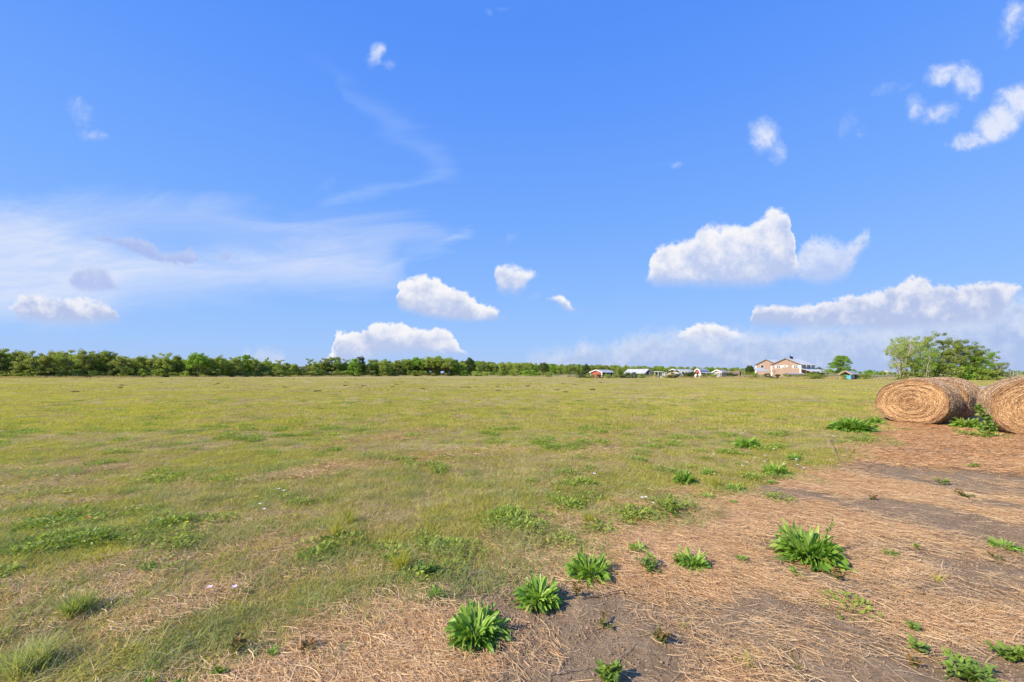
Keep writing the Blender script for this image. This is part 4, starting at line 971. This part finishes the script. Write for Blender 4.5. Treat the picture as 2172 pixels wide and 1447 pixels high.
# dark clumps dotting the far field
cm = blades(60, .25, .08, .22, .03, .9, seed=700); mdark = leafy('dark_clump', [(.05,.055,.02),(.10,.09,.04)], .2)
mcl = mesh_np('grass_clump', *cm[:2], {'v': cm[2]}, False, mdark)
for k in range(60):
    px = random.uniform(150, 1300); py = 803+random.random()**1.6*30; x, y, z = place(px, py)
    o = link('grass_clump', mcl, None, (x, y, z), random.random()*6); o.scale = (1.1, 1.1, random.uniform(.6, 1.2))
    tag(o, 'small dark clump dotting the far half of the mown meadow', 'grass clump', 'dark clumps dotting the far meadow')

# shrubs before the farm: (px, distance, width px, top y, tone, label)
SH = [(985,219,18,785,'t_bright','low bright shrub under the small dark round tree'),(1010,216,26,787,'t_pale','first pale shrub right of the tall clump'),(1036,214,26,788,'t_pale','second pale shrub right of the tall clump'),(1062,210,24,786,'t_mid','third shrub right of the tall clump'),
 (1092,205,26,784,'t_pale','fluffy pale shrub left of the isolated dark tree'),(1120,200,30,784,'t_bright','wide bright shrub just left of the isolated dark tree'),(1145,196,22,789,'t_mid','low shrub below the isolated dark tree'),(1165,185,22,788,'t_olive','olive shrub right below the isolated dark tree'),
 (1236,134,26,787,'t_dark','dark shrub left of the red shed'),(1252,131,14,791,'t_olive','small shrub at the left corner of the red shed'),(1270,130,14,793,'t_dark','dark shrub in front of the red shed gable'),(1287,129,16,792,'t_mid','green shrub in front of the open side of the red shed'),(1304,130,14,793,'t_olive','low olive shrub right of the red shed'),
 (1318,130,16,788,'t_dark','dark shrub left of the long grey-roofed barn'),(1332,129,15,789,'t_dark','left dark shrub under the roof of the grey-roofed barn'),(1345,129,15,788,'t_dark','right dark shrub under the roof of the grey-roofed barn'),(1362,128,13,792,'t_olive','yellowish olive shrub by the barn gable corner'),
 (1427,127,24,784,'t_dark','tallest dark shrub, left of the white camper'),(1455,125,18,789,'t_dark','dark shrub over the tail of the white camper'),(1469,125,18,787,'t_dark','dark shrub left of the red gambrel shed'),(1495,124,16,793,'t_olive','low shrub under the gambrel shed lean-to'),(1509,124,14,791,'t_mid','green shrub between gambrel shed and little house'),
 (1548,121,20,789,'t_dark','large dark shrub right of the little house'),(1562,121,14,792,'t_dark','smaller dark shrub before the tan board wall'),(1600,117,20,790,'t_mid','green shrub left of the carport'),(1628,117,13,791,'t_dark','dark shrub under the carport'),(1650,116,13,793,'t_dark','dark shrub left of the patched shed'),
 (1722,112,22,789,'t_mid','wide green shrub before the white porch wall'),(1738,112,14,793,'t_olive','small olive shrub at the right end of the porch'),(1792,100,8,795,'t_mid','bush climbing the left post of the blue shelter'),(1832,104,20,792,'t_mid','green shrub right of the blue shelter'),
 (1845,118,26,783,'t_bright','bright bushy shrub left of the rail fence'),(1868,119,24,787,'t_bright','bright shrub behind the rail fence'),(1888,119,20,788,'t_pale','pale shrub at the foot of the pale-barked tree')]
for k, (px, d, wpx, ty, tone, lab) in enumerate(SH):
    h = zat(ty, d); wm = wpx/F*d; tree(px, d, ty, 'shrub', k % 4, tone, lab, 1.3*(wm/12.5)/(h/10), 'shrubs along the far edge of the meadow', name='shrub', cat='shrub')
tree(1152, 215, 768, 'dense', 0, 't_dark', 'isolated dark round tree against the pale far wood', .95)
tree(1243, 175, 771, 'dense', 1, 't_dark', 'dark tree just left of the red shed', .85)
tree(1591, 190, 774, 'dense', 2, 't_dark', 'dark tree peeking out left of the brick house', .8)
tree(1736, 210, 778, 'dense', 1, 't_dark', 'low dark tree peeking out right of the brick house', 1.0)
tree(1782, 128, 753, 'round', 0, 't_bright', 'full green tree standing alone between the brick house and the grove', 1.35, rz=0)
# the grove behind the bales
G = 'grove of trees behind the hay bales'
tree(1912, 92, 716, 'airy', 0, 't_pale', 'leftmost pale-barked tree of the grove behind the bales', .95, G, 'palebark', 1.0)
tree(1936, 95, 704, 'airy', 1, 't_pale', 'tall airy pale-barked tree, second from the left in the grove', 1.0, G, 'palebark', 2.0)
tree(1966, 90, 736, 'airy', 2, 't_bright', 'shorter forked pale-barked tree in the middle of the grove', .95, G, 'palebark', 3.0)
tree(1992, 96, 722, 'layered', 0, 'grove', 'flat-layered green tree left of the tallest right-hand one in the grove', .95, G, 'palebark', .5)
tree(2022, 93, 703, 'layered', 1, 'grove', 'tallest flat-layered tree in the right half of the grove', 1.0, G, 'palebark', 2.5)
tree(2056, 94, 722, 'layered', 2, 'grove', 'broad green tree right of the tallest one in the grove', 1.0, G, 'palebark', 4.0)
tree(2084, 92, 745, 'layered', 3, 't_bright', 'low bright green tree towards the right end of the grove', 1.1, G, 'palebark', 1.5)
tree(2112, 96, 752, 'layered', 0, 't_olive', 'last small flat-topped tree at the right end of the grove', .9, G, 'palebark', 5.0)
for k, (px, ty, tone, lab) in enumerate([(1925,785,'t_olive','undergrowth bush at the foot of the tall airy tree'),(1955,775,'t_mid','undergrowth bush under the forked tree'),(1985,765,'t_mid','tall undergrowth bush in the middle of the grove'),(2015,768,'t_mid','undergrowth bush under the tallest layered tree'),
        (2045,772,'t_bright','bright undergrowth bush right of centre in the grove'),(2072,776,'t_bright','undergrowth bush near the right end of the grove'),(2100,782,'t_mid','rightmost undergrowth bush of the grove'),(2125,789,'t_dark','small dark bush beside the road right of the grove')]):
    h = zat(ty, 90); tree(px, 90+k % 3, ty, 'shrub', k % 4, tone, lab, (46/F*90/12.5)/(h/10), 'undergrowth in the grove', name='shrub', cat='shrub')

# ------------------------------------------------------------------ farm buildings
def brick_mat():
    m, t, out = new_mat('pinkish_brick'); tc = t.new('ShaderNodeTexCoord'); sp = t.new('ShaderNodeSeparateXYZ'); t.l.new(tc.outputs['Object'], sp.inputs[0])
    cb_ = t.new('ShaderNodeCombineXYZ'); t.put(cb_.inputs[0], t.m('ADD', sp.outputs[0], sp.outputs[1])); t.put(cb_.inputs[1], sp.outputs[2])
    b = t.new('ShaderNodeTexBrick'); t.l.new(cb_.outputs[0], b.inputs[0]); b.inputs['Scale'].default_value = 1.0
    b.inputs['Brick Width'].default_value = .5; b.inputs['Row Height'].default_value = .2; b.inputs['Mortar Size'].default_value = .02
    t.put(b.inputs['Color1'], (.31,.18,.125)); t.put(b.inputs['Color2'], (.41,.28,.20)); t.put(b.inputs['Mortar'], (.40,.34,.28))
    n = t.noise(tc.outputs['Object'], 1.6, 5, .65)
    principled(t, out, t.mix(t.rng(n, .4, .7, 0, .5), b.outputs[0], (.44,.31,.24)), .9, .1); return m
def metal_roof(name, col):
    m, t, out = new_mat(name); tc = t.new('ShaderNodeTexCoord'); sp = t.new('ShaderNodeSeparateXYZ'); t.l.new(tc.outputs['Object'], sp.inputs[0])
    s_ = t.m('SINE', t.m('MULTIPLY', t.m('ADD', sp.outputs[0], sp.outputs[1]), 14.))
    n = t.noise(tc.outputs['Object'], .9, 4, .6)
    principled(t, out, t.vm('SCALE', col, t.rng(n, .3, .7, .85, 1.1)), .6, .15, s_, .3, .03); return m
M['brick'] = brick_mat()
M['roof_white'] = metal_roof('white_metal_roof', (.60,.59,.55)); M['roof_grey'] = metal_roof('grey_metal_roof', (.45,.45,.45)); M['roof_rust'] = metal_roof('dull_pinkish_roof', (.42,.35,.34))
M['redwall'] = plain('red_painted_wall', (.38,.11,.075), .7, .2, .15); M['darkred'] = plain('dark_red_wall', (.14,.045,.045), .8, .2, .2)
M['bluewall'] = plain('blue_grey_wall', (.20,.26,.36), .7, .2, .15); M['trim'] = plain('white_trim', (.78,.77,.74), .6, .3, .06)
M['beige'] = plain('beige_wall', (.52,.42,.33), .8, .2, .15); M['tan'] = plain('weathered_boards', (.40,.31,.22), .9, .1, .3, 2, stretch=(6,6,1))
M['glass'] = plain('dark_window_glass', (.03,.035,.045), .15, .6, .2); M['dark'] = plain('shade_black', (.025,.023,.022), .9, .1, .3)  # near-black: paints the shade inside open sheds; also wheels, vent, dark door
M['greywood'] = plain('grey_weathered_wood', (.30,.28,.25), .9, .1, .3, 3, stretch=(1,1,5)); M['bluetarp'] = plain('blue_sheet', (.06,.44,.72), .4, .4, .15, 1.5)
M['white'] = M['white']; M['darkroof_edge'] = plain('dark_eave', (.20,.17,.155), .8, .2, .2); M['greymetal'] = plain('grey_metal', (.45,.46,.48), .5, .4, .1)
class Bld:
    """corner nearest the viewer at (px, d); local +X runs along the right-hand wall, local +Y along the left-hand wall"""
    def __init__(s, name, label, cat, px, d, lpx, rpx, th, eave_y, ridge_y, ridge='R', group=None):
        x, y = at(px, d); u = x/d; c, sn = math.cos(R(th)), math.sin(R(th))
        s.LX = rpx/((c-u*sn)*F/d); s.LY = lpx/((sn+u*c)*F/d); s.e = zat(eave_y, d); s.r = zat(ridge_y, d); s.ridge = ridge
        s.root = empty(name, label, cat, (x, y, 0), R(th), group)
    def walls(s, mat, open_front=False, gmat=None, prof=None):
        LX, LY, e_, r_ = s.LX, s.LY, s.e, s.r; m = MB(); g_ = MB()
        if s.ridge == 'R':           # gables are the left-hand wall (x=0) and the far one
            pr = prof or [(0, e_), (LY/2, r_), (LY, e_)]
            for X in (0, LX): g_.poly([(X, 0, 0)]+[(X, a, b-.02) for a, b in pr]+[(X, LY, 0)])
            if not open_front: m.quad((0,0,0),(LX,0,0),(LX,0,e_),(0,0,e_))
            m.quad((LX,LY,0),(0,LY,0),(0,LY,e_),(LX,LY,e_))
        else:
            pr = prof or [(0, e_), (LX/2, r_), (LX, e_)]
            for Y in (0, LY): g_.poly([(0, Y, 0)]+[(a, Y, b-.02) for a, b in pr]+[(LX, Y, 0)])
            if not open_front: m.quad((0,LY,0),(0,0,0),(0,0,e_),(0,LY,e_))
            m.quad((LX,0,0),(LX,LY,0),(LX,LY,e_),(LX,0,e_))
        g_.build('gable_wall', gmat or mat, s.root); m.build('side_wall', mat, s.root)
    def roof(s, mat, o=.35, t=.12, prof=None, edge=None):
        LX, LY, e_, r_ = s.LX, s.LY, s.e, s.r; m = MB(); W = LY if s.ridge == 'R' else LX; Ln = LX if s.ridge == 'R' else LY
        pr = list(prof or [(0, e_), (W/2, r_), (W, e_)])
        k0 = (pr[1][1]-pr[0][1])/(pr[1][0]-pr[0][0]); k1 = (pr[-1][1]-pr[-2][1])/(pr[-1][0]-pr[-2][0])
        pr[0] = (pr[0][0]-o, pr[0][1]-k0*o); pr[-1] = (pr[-1][0]+o, pr[-1][1]+k1*o)
        for (a, za), (b, zb) in zip(pr[:-1], pr[1:]):
            if s.ridge == 'R': P = [(-o,a,za+t),(Ln+o,a,za+t),(Ln+o,b,zb+t),(-o,b,zb+t)]
            else: P = [(a,-o,za+t),(b,-o,zb+t),(b,Ln+o,zb+t),(a,Ln+o,za+t)]
            m.slab(P, t)
        rf = m.build('roof', mat, s.root)
        if edge:
            f = MB()
            for (a, za), (b, zb) in zip(pr[:-1], pr[1:]):
                if s.ridge == 'R': f.bar((-o-.03,a,za+t/2), (-o-.03,b,zb+t/2), .06, .3)
                else: f.bar((a,-o-.03,za+t/2), (b,-o-.03,zb+t/2), .06, .3)
            f.build('fascia', edge, s.root)
        return rf
    def window(s, face, c, z, w_, h, bars=True, shutters=False):
        """face 'L' = left-hand wall (x=0), 'R' = right-hand wall (y=0); c = metres from the near corner"""
        def P(a, off, zz): return (-off, a, zz) if face == 'L' else (a, -off, zz)
        m = MB()
        def rect(a0, a1, z0, z1, o0, o1):
            if face == 'L': m.box(-o1, -o0, a0, a1, z0, z1)
            else: m.box(a0, a1, -o1, -o0, z0, z1)
        b = .10
        rect(c-w_/2-b, c-w_/2, z-b, z+h+b, .004, .08); rect(c+w_/2, c+w_/2+b, z-b, z+h+b, .004, .08); rect(c-w_/2, c+w_/2, z-b, z, .004, .08); rect(c-w_/2, c+w_/2, z+h, z+h+b, .004, .08)
        if bars: rect(c-.07, c+.07, z, z+h, .03, .07); rect(c-w_/2, c-.07, z+h/2-.06, z+h/2+.06, .03, .07); rect(c+.07, c+w_/2, z+h/2-.06, z+h/2+.06, .03, .07)
        if shutters: rect(c-w_/2-b-.5, c-w_/2-b-.02, z-.05, z+h+.05, .004, .05); rect(c+w_/2+b+.02, c+w_/2+b+.5, z-.05, z+h+.05, .004, .05)
        wi = m.build('window', M['trim'], s.root)
        m = MB()
        if face == 'L': m.box(-.02, -.006, c-w_/2, c+w_/2, z, z+h)
        else: m.box(c-w_/2, c+w_/2, -.02, -.006, z, z+h)
        m.build('pane', M['glass'], wi)
    def trims(s, mat, w_=.35):
        m = MB()
        for X, Y in ((0,0),(0,s.LY),(s.LX,0)): m.box(X-.06, X+w_ if X == 0 else X+.06, Y-.06 if Y == 0 else Y-w_, Y+w_ if Y == 0 else Y+.06, 0, s.e-.05)
        m.build('corner_trim', mat, s.root)
# big brick house
B = Bld('brick_house', 'large two-storey pink brick house with pale metal roof and small paired windows', 'house', 1699, 160, 67, 31, 38, 773.5, 760, 'R')
B.walls(M['brick']); rf = B.roof(M['roof_white'], .4, .15, None, M['darkroof_edge']); B.trims(M['trim'], .45)
px2m = B.LY/67
for c, z, w_, sh in ((11*px2m, zat(780.5,160), 1.3, True), (50*px2m, zat(780.5,160), 1.3, True), (35*px2m, zat(778.5,160), .8, True)): B.window('L', c, z, w_, 1.0 if w_ > 1 else .7, True, sh)
m = MB(); m.box(-.03,-.004,33*px2m,37*px2m,zat(800,160),zat(792,160)); 
for c in (1.5, 5.0, 8.5, 12.0): B.window('R', c*B.LX/14, zat(781,160), 1.0, 1.5, False)
m = MB(); m.box(.5, B.LX-.4, -.035, -.004, zat(782,160), B.e-.1); m.build('balcony_recess', M['greywood'], B.root)
m = MB(); [m.box(c*B.LX-.25, c*B.LX+.25, -.6, -.2, 0, B.e-.15) for c in (.28, .62)]; m.build('porch_post', M['trim'], B.root)
pe, pr_ = zat(788,158), zat(781.5,160)
m = MB(); m.slab([(-.2,-3.6,pe),(B.LX+4,-3.6,pe),(B.LX+4,0,pr_),(-.2,0,pr_)], .15); m.build('porch_roof', M['roof_white'], B.root)
m = MB(); m.box(B.LX*.75, B.LX+3.6, -3.2, -3.0, 0, pe-.2); m.build('porch_wall', M['trim'], B.root)
m = MB(); m.box(B.LX*.35, B.LX*.42, B.LY/2-.4, B.LY/2+.4, B.r, B.r+1.0); m.bar((B.LX*.30, B.LY/2, B.r+.6), (B.LX*.30, B.LY/2, B.r+1.5), .25); m.build('roof_vent', M['dark'], rf)
B = Bld('brick_house', 'rear brick house with one window, half hidden left of the large one', 'house', 1650, 178, 50, 22, 38, 774, 762.5, 'R')
B.walls(M['brick']); B.roof(M['roof_white'], .4, .15, None, M['darkroof_edge']); B.trims(M['trim'], .5); B.window('L', 34*B.LY/50, zat(780,178), 1.2, 1.2, False)
# red shed
B = Bld('red_shed', 'low red shed with pale roof and an open dark side', 'shed', 1277, 148, 25, 26, 45, 790, 785, 'R')
B.walls(M['redwall'], True); B.roof(M['roof_grey'], .4, .15, None, M['trim']); B.trims(M['trim'], .3)
m = MB(); m.box(.1, B.LX-.1, .6, .65, 0, B.e-.1); m.build('shade_black', M['dark'], B.root)  # near-black sheet behind the open side, shade inside put into its colour
m = MB(); [m.box(B.LX*f-.12, B.LX*f+.12, -.1, .1, 0, B.e-.1) for f in (.33,.66,.99)]; m.build('post', M['trim'], B.root)
# grey roofed barn
B = Bld('barn', 'long barn with pale grey roof, dark red and blue gable end with white door', 'barn', 1367, 142, 43, 15, 35, 791, 783.5, 'L')
B.walls(M['bluewall'], False, M['darkred']); B.roof(M['roof_grey'], .4, .15, None, M['trim'])
m = MB(); m.box(B.LX*.62, B.LX*.9, -.08, -.004, 0, 2.1); dr = m.build('door', M['trim'], B.root); m = MB(); m.box(B.LX*.70, B.LX*.80, -.10, -.082, 1.2, 1.7); m.build('pane', M['glass'], dr)
m = MB(); m.box(.05, B.LX*.28, -.05, -.004, 0, B.e); m.build('blue_panel', M['bluewall'], B.root)
# livestock shelter
e_ = empty('livestock_shelter', 'small white-framed open shelter with pale box beside it, between barn and camper', 'shelter', (*at(1396,140),0), .1)
q = 140/F
m = MB(); [m.box(a*q-.08, a*q+.08, -.08, .08, 0, 2.0) for a in (0, 10)]; [m.box(a*q-.08, a*q+.08, 2.4, 2.56, 0, 2.0) for a in (0, 10)]; m.build('post', M['trim'], e_)
m = MB(); m.slab([(-.3,-.3,2.15),(11*q,-.3,2.15),(11*q,2.8,2.25),(-.3,2.8,2.25)], .12); m.build('roof', M['trim'], e_)
m = MB(); m.box(.1, 10*q-.1, 2.2, 2.3, 0, 1.95); m.build('shade_panel', M['dark'], e_); m = MB(); m.box(11.2*q, 15.5*q, 0, 2.2, .1, 1.9); m.build('side_box', M['trim'], e_)  # panel coloured near-black to carry the shade under the shelter roof
# long white roofed shed
B = Bld('long_shed', 'long pale-roofed shed behind the white camper', 'shed', 1440, 150, 26, 38, 40, 790, 783.5, 'R')
B.walls(M['tan'], True); B.roof(M['roof_grey'], .3, .15, None, M['trim']); m = MB(); m.box(.1, B.LX-.1, .7, .8, 0, B.e-.1); m.build('shade_black', M['dark'], B.root)  # near-black sheet paints the shade under the long roof
# camper
def camper():
    d = 133; e_ = empty('camper_trailer', 'white camper trailer with a dark window parked between shrubs', 'camper', (*at(1437,d),0), .15); q = d/F; L_ = 25*q
    pf = [(0,.5),(0,1.6),(.35,2.35),(.9,2.6),(L_-.3,2.6),(L_,2.3),(L_,.9),(L_-.4,.5)]
    m = MB(); n = len(pf); i = 0
    m.v = [(a, 0, b) for a, b in pf]+[(a, 2.2, b) for a, b in pf]; m.f = [tuple(range(n)), tuple(range(2*n-1, n-1, -1))]+[(k, n+k, n+(k+1) % n, (k+1) % n) for k in range(n)]
    m.build('body', M['trim'], e_)
    m = MB(); m.box(L_*.42, L_*.60, -.03, -.003, 1.45, 2.05); w_ = m.build('window', M['glass'], e_)
    m = MB(); m.box(L_*.70, L_*.84, -.03, -.003, .7, 2.2); m.build('door', M['greymetal'], e_)
    for f in (.45, .58):
        V, Fc = tube_mesh([(np.array([[L_*f,-.02,.33],[L_*f,.2,.33]]), [.33,.33])], 14); c_ = MB(); c_.v = [tuple(v) for v in V]; c_.f = [tuple(x) for x in Fc]+[tuple(range(14)), tuple(range(27,13,-1))]; c_.build('wheel', M['dark'], e_)
camper()
# gambrel shed
B = Bld('gambrel_shed', 'red-ended gambrel-roofed shed with pale roof', 'shed', 1486, 138, 14, 20, 45, 793, 783, 'R')
W_ = B.LY; gp = [(0, B.e), (W_*.14, zat(787,138)), (W_*.34, B.r-.15), (W_*.5, B.r), (W_*.66, B.r-.15), (W_*.86, zat(787,138)), (W_, B.e)]
B.walls(M['bluewall'], False, M['redwall'], gp); B.roof(M['roof_grey'], .2, .12, gp, M['trim'])
m = MB(); m.box(-.06,-.004,.1,W_-.1,0,B.e-.1); lw = m.build('lower_panel', M['trim'], B.root); m = MB(); m.box(-.1,-.064,W_*.35,W_*.55,0,1.7); m.build('door', M['dark'], lw)
m = MB(); m.slab([(0,-2.2,1.7),(B.LX+3,-2.2,1.7),(B.LX+3,-.02,1.95),(0,-.02,1.95)], .1); m.build('lean_to_roof', M['greymetal'], B.root)
m = MB(); [m.box(x-.08,x+.08,-2.1,-1.94,0,1.62) for x in (.3, B.LX*.6, B.LX+2.7)]; m.build('post', M['tan'], B.root)
# little house
B = Bld('cottage', 'little pink-beige cottage with a row of white-framed windows', 'cottage', 1530, 134, 18, 14, 45, 789.5, 785, 'R')
B.walls(M['beige']); B.roof(M['roof_rust'], .35, .12, None, M['trim'])
for f in (.14,.38,.62,.86): B.window('L', B.LY*f, .75, .42, .95, False)
m = MB(); m.box(-.05,-.004,.05,B.LY-.05,0,.6); m.build('lower_trim', M['trim'], B.root)
# tan boards, carport, patched shed
e_ = empty('board_wall', 'tan weathered board wall and dark stall right of the cottage', 'wall', (*at(1546,130),0), .05); q = 130/F
m = MB(); m.box(0, 22*q, 0, .12, 0, zat(787.5,130)); m.build('boards', M['tan'], e_)
m = MB(); m.box(23*q, 33*q, 1.6, 1.7, 0, zat(788,130)); m.build('stall_back', M['dark'], e_); m = MB(); m.slab([(22*q,-.1,zat(787,130)),(36*q,-.1,zat(787,130)),(36*q,1.9,zat(786.5,130)),(22*q,1.9,zat(786.5,130))], .1); m.build('stall_roof', M['tan'], e_)
m = MB(); [m.box(a*q-.07,a*q+.07,-.07,.07,0,zat(787.6,130)) for a in (23.4,29,35)]; m.build('post', M['tan'], e_)
e_ = empty('carport', 'pale sloping carport roof on posts in front of the brick houses', 'carport', (*at(1604,136),0), 0); q = 136/F
m = MB(); m.slab([(0,0,zat(787,136)),(29*q,0,zat(787,136)),(29*q,5,zat(779.5,136)),(14*q,5,zat(781,136))], .14); m.build('roof', M['roof_grey'], e_)
m = MB(); [m.box(a*q-.13,a*q+.13,-.1,.16,0,zat(787.9,136)) for a in (2.5, 29.5, 39)]; m.build('post', M['tan'], e_)
m = MB(); m.bar((29*q,.05,zat(787.2,136)),(42*q,.05,zat(787.2,136)),.2,.28); m.bar((0,.5,zat(797,136)),(20*q,.5,zat(795,136)),.1,.2); m.build('beam', M['tan'], e_)
B = Bld('patched_shed', 'low shed patched with grey and brown sheets under the brick gable', 'shed', 1680, 128, 20, 30, 20, 794, 791.5, 'R')
B.walls(M['greywood']); B.roof(M['roof_rust'], .3, .1)
m = MB(); m.box(-.06,-.004,.2,B.LY*.45,0,B.e-.15); m.build('opening_shade', M['dark'], B.root)  # flat near-black sheet on the closed wall, painted shade of an opening
for k_, (a, b, c_, d_, mt) in enumerate(((.05,.3,.2,1.0,'redwall'),(.32,.62,.5,1.1,'tan'),(.64,.95,.15,.8,'darkred'),(.2,.6,.0,.42,'greymetal'))):
    m = MB(); m.box(a*B.LX,b*B.LX,-.05-.01*k_,-.004,c_,d_); m.build('patch', M[mt], B.root)
# silver shed and pens right of the house
B = Bld('silver_shed', 'narrow silver-grey shed at the right end of the brick house', 'shed', 1741, 135, 2, 8, 10, 787, 785, 'R'); B.walls(M['greymetal']); B.roof(M['greymetal'], .1, .08)
def rail_fence(px0, d0, px1, d1, hgt, nr, npost, mat, label, name='rail_fence', w_=.1):
    a = np.array(at(px0, d0)); b = np.array(at(px1, d1)); L_ = float(np.hypot(*(b-a)))
    e_ = empty(name, label, 'fence', (*a, 0), math.atan2(b[1]-a[1], b[0]-a[0]))
    for k in range(npost):
        x = L_*k/(npost-1); m = MB(); m.box(x-w_*.7, x+w_*.7, -w_*.7, w_*.7, 0, hgt+.12); m.build('post', M[mat], e_)
    for k in range(nr):
        m = MB(); z = hgt*(k+.6)/nr; m.box(-.1, L_+.1, -w_*.7-.05, -w_*.7-.003, z-w_*.6, z+w_*.6); m.build('rail', M[mat], e_)
rail_fence(1748, 118, 1782, 112, 1.25, 3, 6, 'greywood', 'grey board pen between the silver shed and the blue shelter')
rail_fence(1850, 108, 1896, 100, 1.15, 2, 7, 'greywood', 'grey rail fence running behind the front hay bale')
rail_fence(1566, 119, 1622, 118, 1.05, 2, 7, 'tan', 'low tan rail fence before the board wall and carport')
rail_fence(1172, 170, 1250, 150, 1.3, 4, 12, 'greywood', 'thin wire fence with grey posts left of the red shed', 'wire_fence', .05)
e_ = empty('open_stall', 'dark open stall with a pale roof edge in front of the lone full tree', 'shed', (*at(1752,124),0), 0); q = 124/F
m = MB(); m.slab([(0,0,zat(791,124)),(20*q,0,zat(791.5,124)),(20*q,2.9,zat(790.8,124)),(0,2.9,zat(790.3,124))], .1); m.build('roof', M['greywood'], e_)
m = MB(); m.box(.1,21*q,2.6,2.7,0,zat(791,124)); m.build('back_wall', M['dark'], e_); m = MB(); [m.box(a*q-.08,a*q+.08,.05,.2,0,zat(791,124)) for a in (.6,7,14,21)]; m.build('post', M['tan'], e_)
# blue sheet shelter
B = Bld('shelter', 'open gabled shelter with grey roof over a bright blue sheet', 'shelter', 1805, 101, 25, 18, 45, 793.8, 787.3, 'R')
B.roof(M['roof_grey'], .25, .1, None, M['tan'])
m = MB(); [m.box(a-.08,a+.08,b-.08,b+.08,0,B.e-.05) for a in (.08, B.LX-.1) for b in (.08, B.LY-.1)]; m.build('post', M['tan'], B.root)
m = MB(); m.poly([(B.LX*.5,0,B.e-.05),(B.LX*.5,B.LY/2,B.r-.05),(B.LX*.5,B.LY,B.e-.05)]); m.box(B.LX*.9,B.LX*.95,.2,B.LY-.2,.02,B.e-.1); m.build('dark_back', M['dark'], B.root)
m = MB(); m.box(.16,.22,.2,B.LY*.42,.05,B.e-.28); m.box(.3,B.LX*.5,.05,.11,.05,B.e-.28); m.build('blue_sheet', M['bluetarp'], B.root)
m = MB(); m.box(B.LX*.6,B.LX*.85,.05,.12,.02,B.e-.2); m.build('brown_panel', M['darkred'], B.root)
B = Bld('distant_house', 'far pale-roofed house glimpsed over the bright shrubs left of the grove', 'house', 1885, 230, 14, 16, 40, 790, 785, 'R'); B.walls(M['beige']); B.roof(M['roof_white'], .3, .15)
# road and poles to the right
m = MB(); m.quad((24,24,.03),(29,20,.03),(420,300,.03),(412,308,.03)); M['gravel'] = plain('pale_gravel', (.42,.40,.37), .95, .1, .2, 4)
o = m.build('road', M['gravel']); tag(o, kind='structure')
for px, d, ty, lab in ((2143,230,785,'leftmost of the three far utility poles by the right edge'),(2150,215,785,'middle one of the three far utility poles by the right edge'),(2159,200,784,'rightmost of the three far utility poles by the right edge')):
    x, y = at(px, d); e_ = empty('utility_pole', lab, 'pole', (x, y, 0), .7, 'far utility poles'); h = zat(ty, d)
    V, Fc = tube_mesh([(np.array([[0,0,0],[0,0,h]]), [.22,.16])], 8); link('pole', mesh_np('pole', V, Fc, None, True, M['greywood']), e_)
    m = MB(); m.box(-.9,.9,-.05,.05,h-.7,h-.55); m.build('crossarm', M['greywood'], e_)
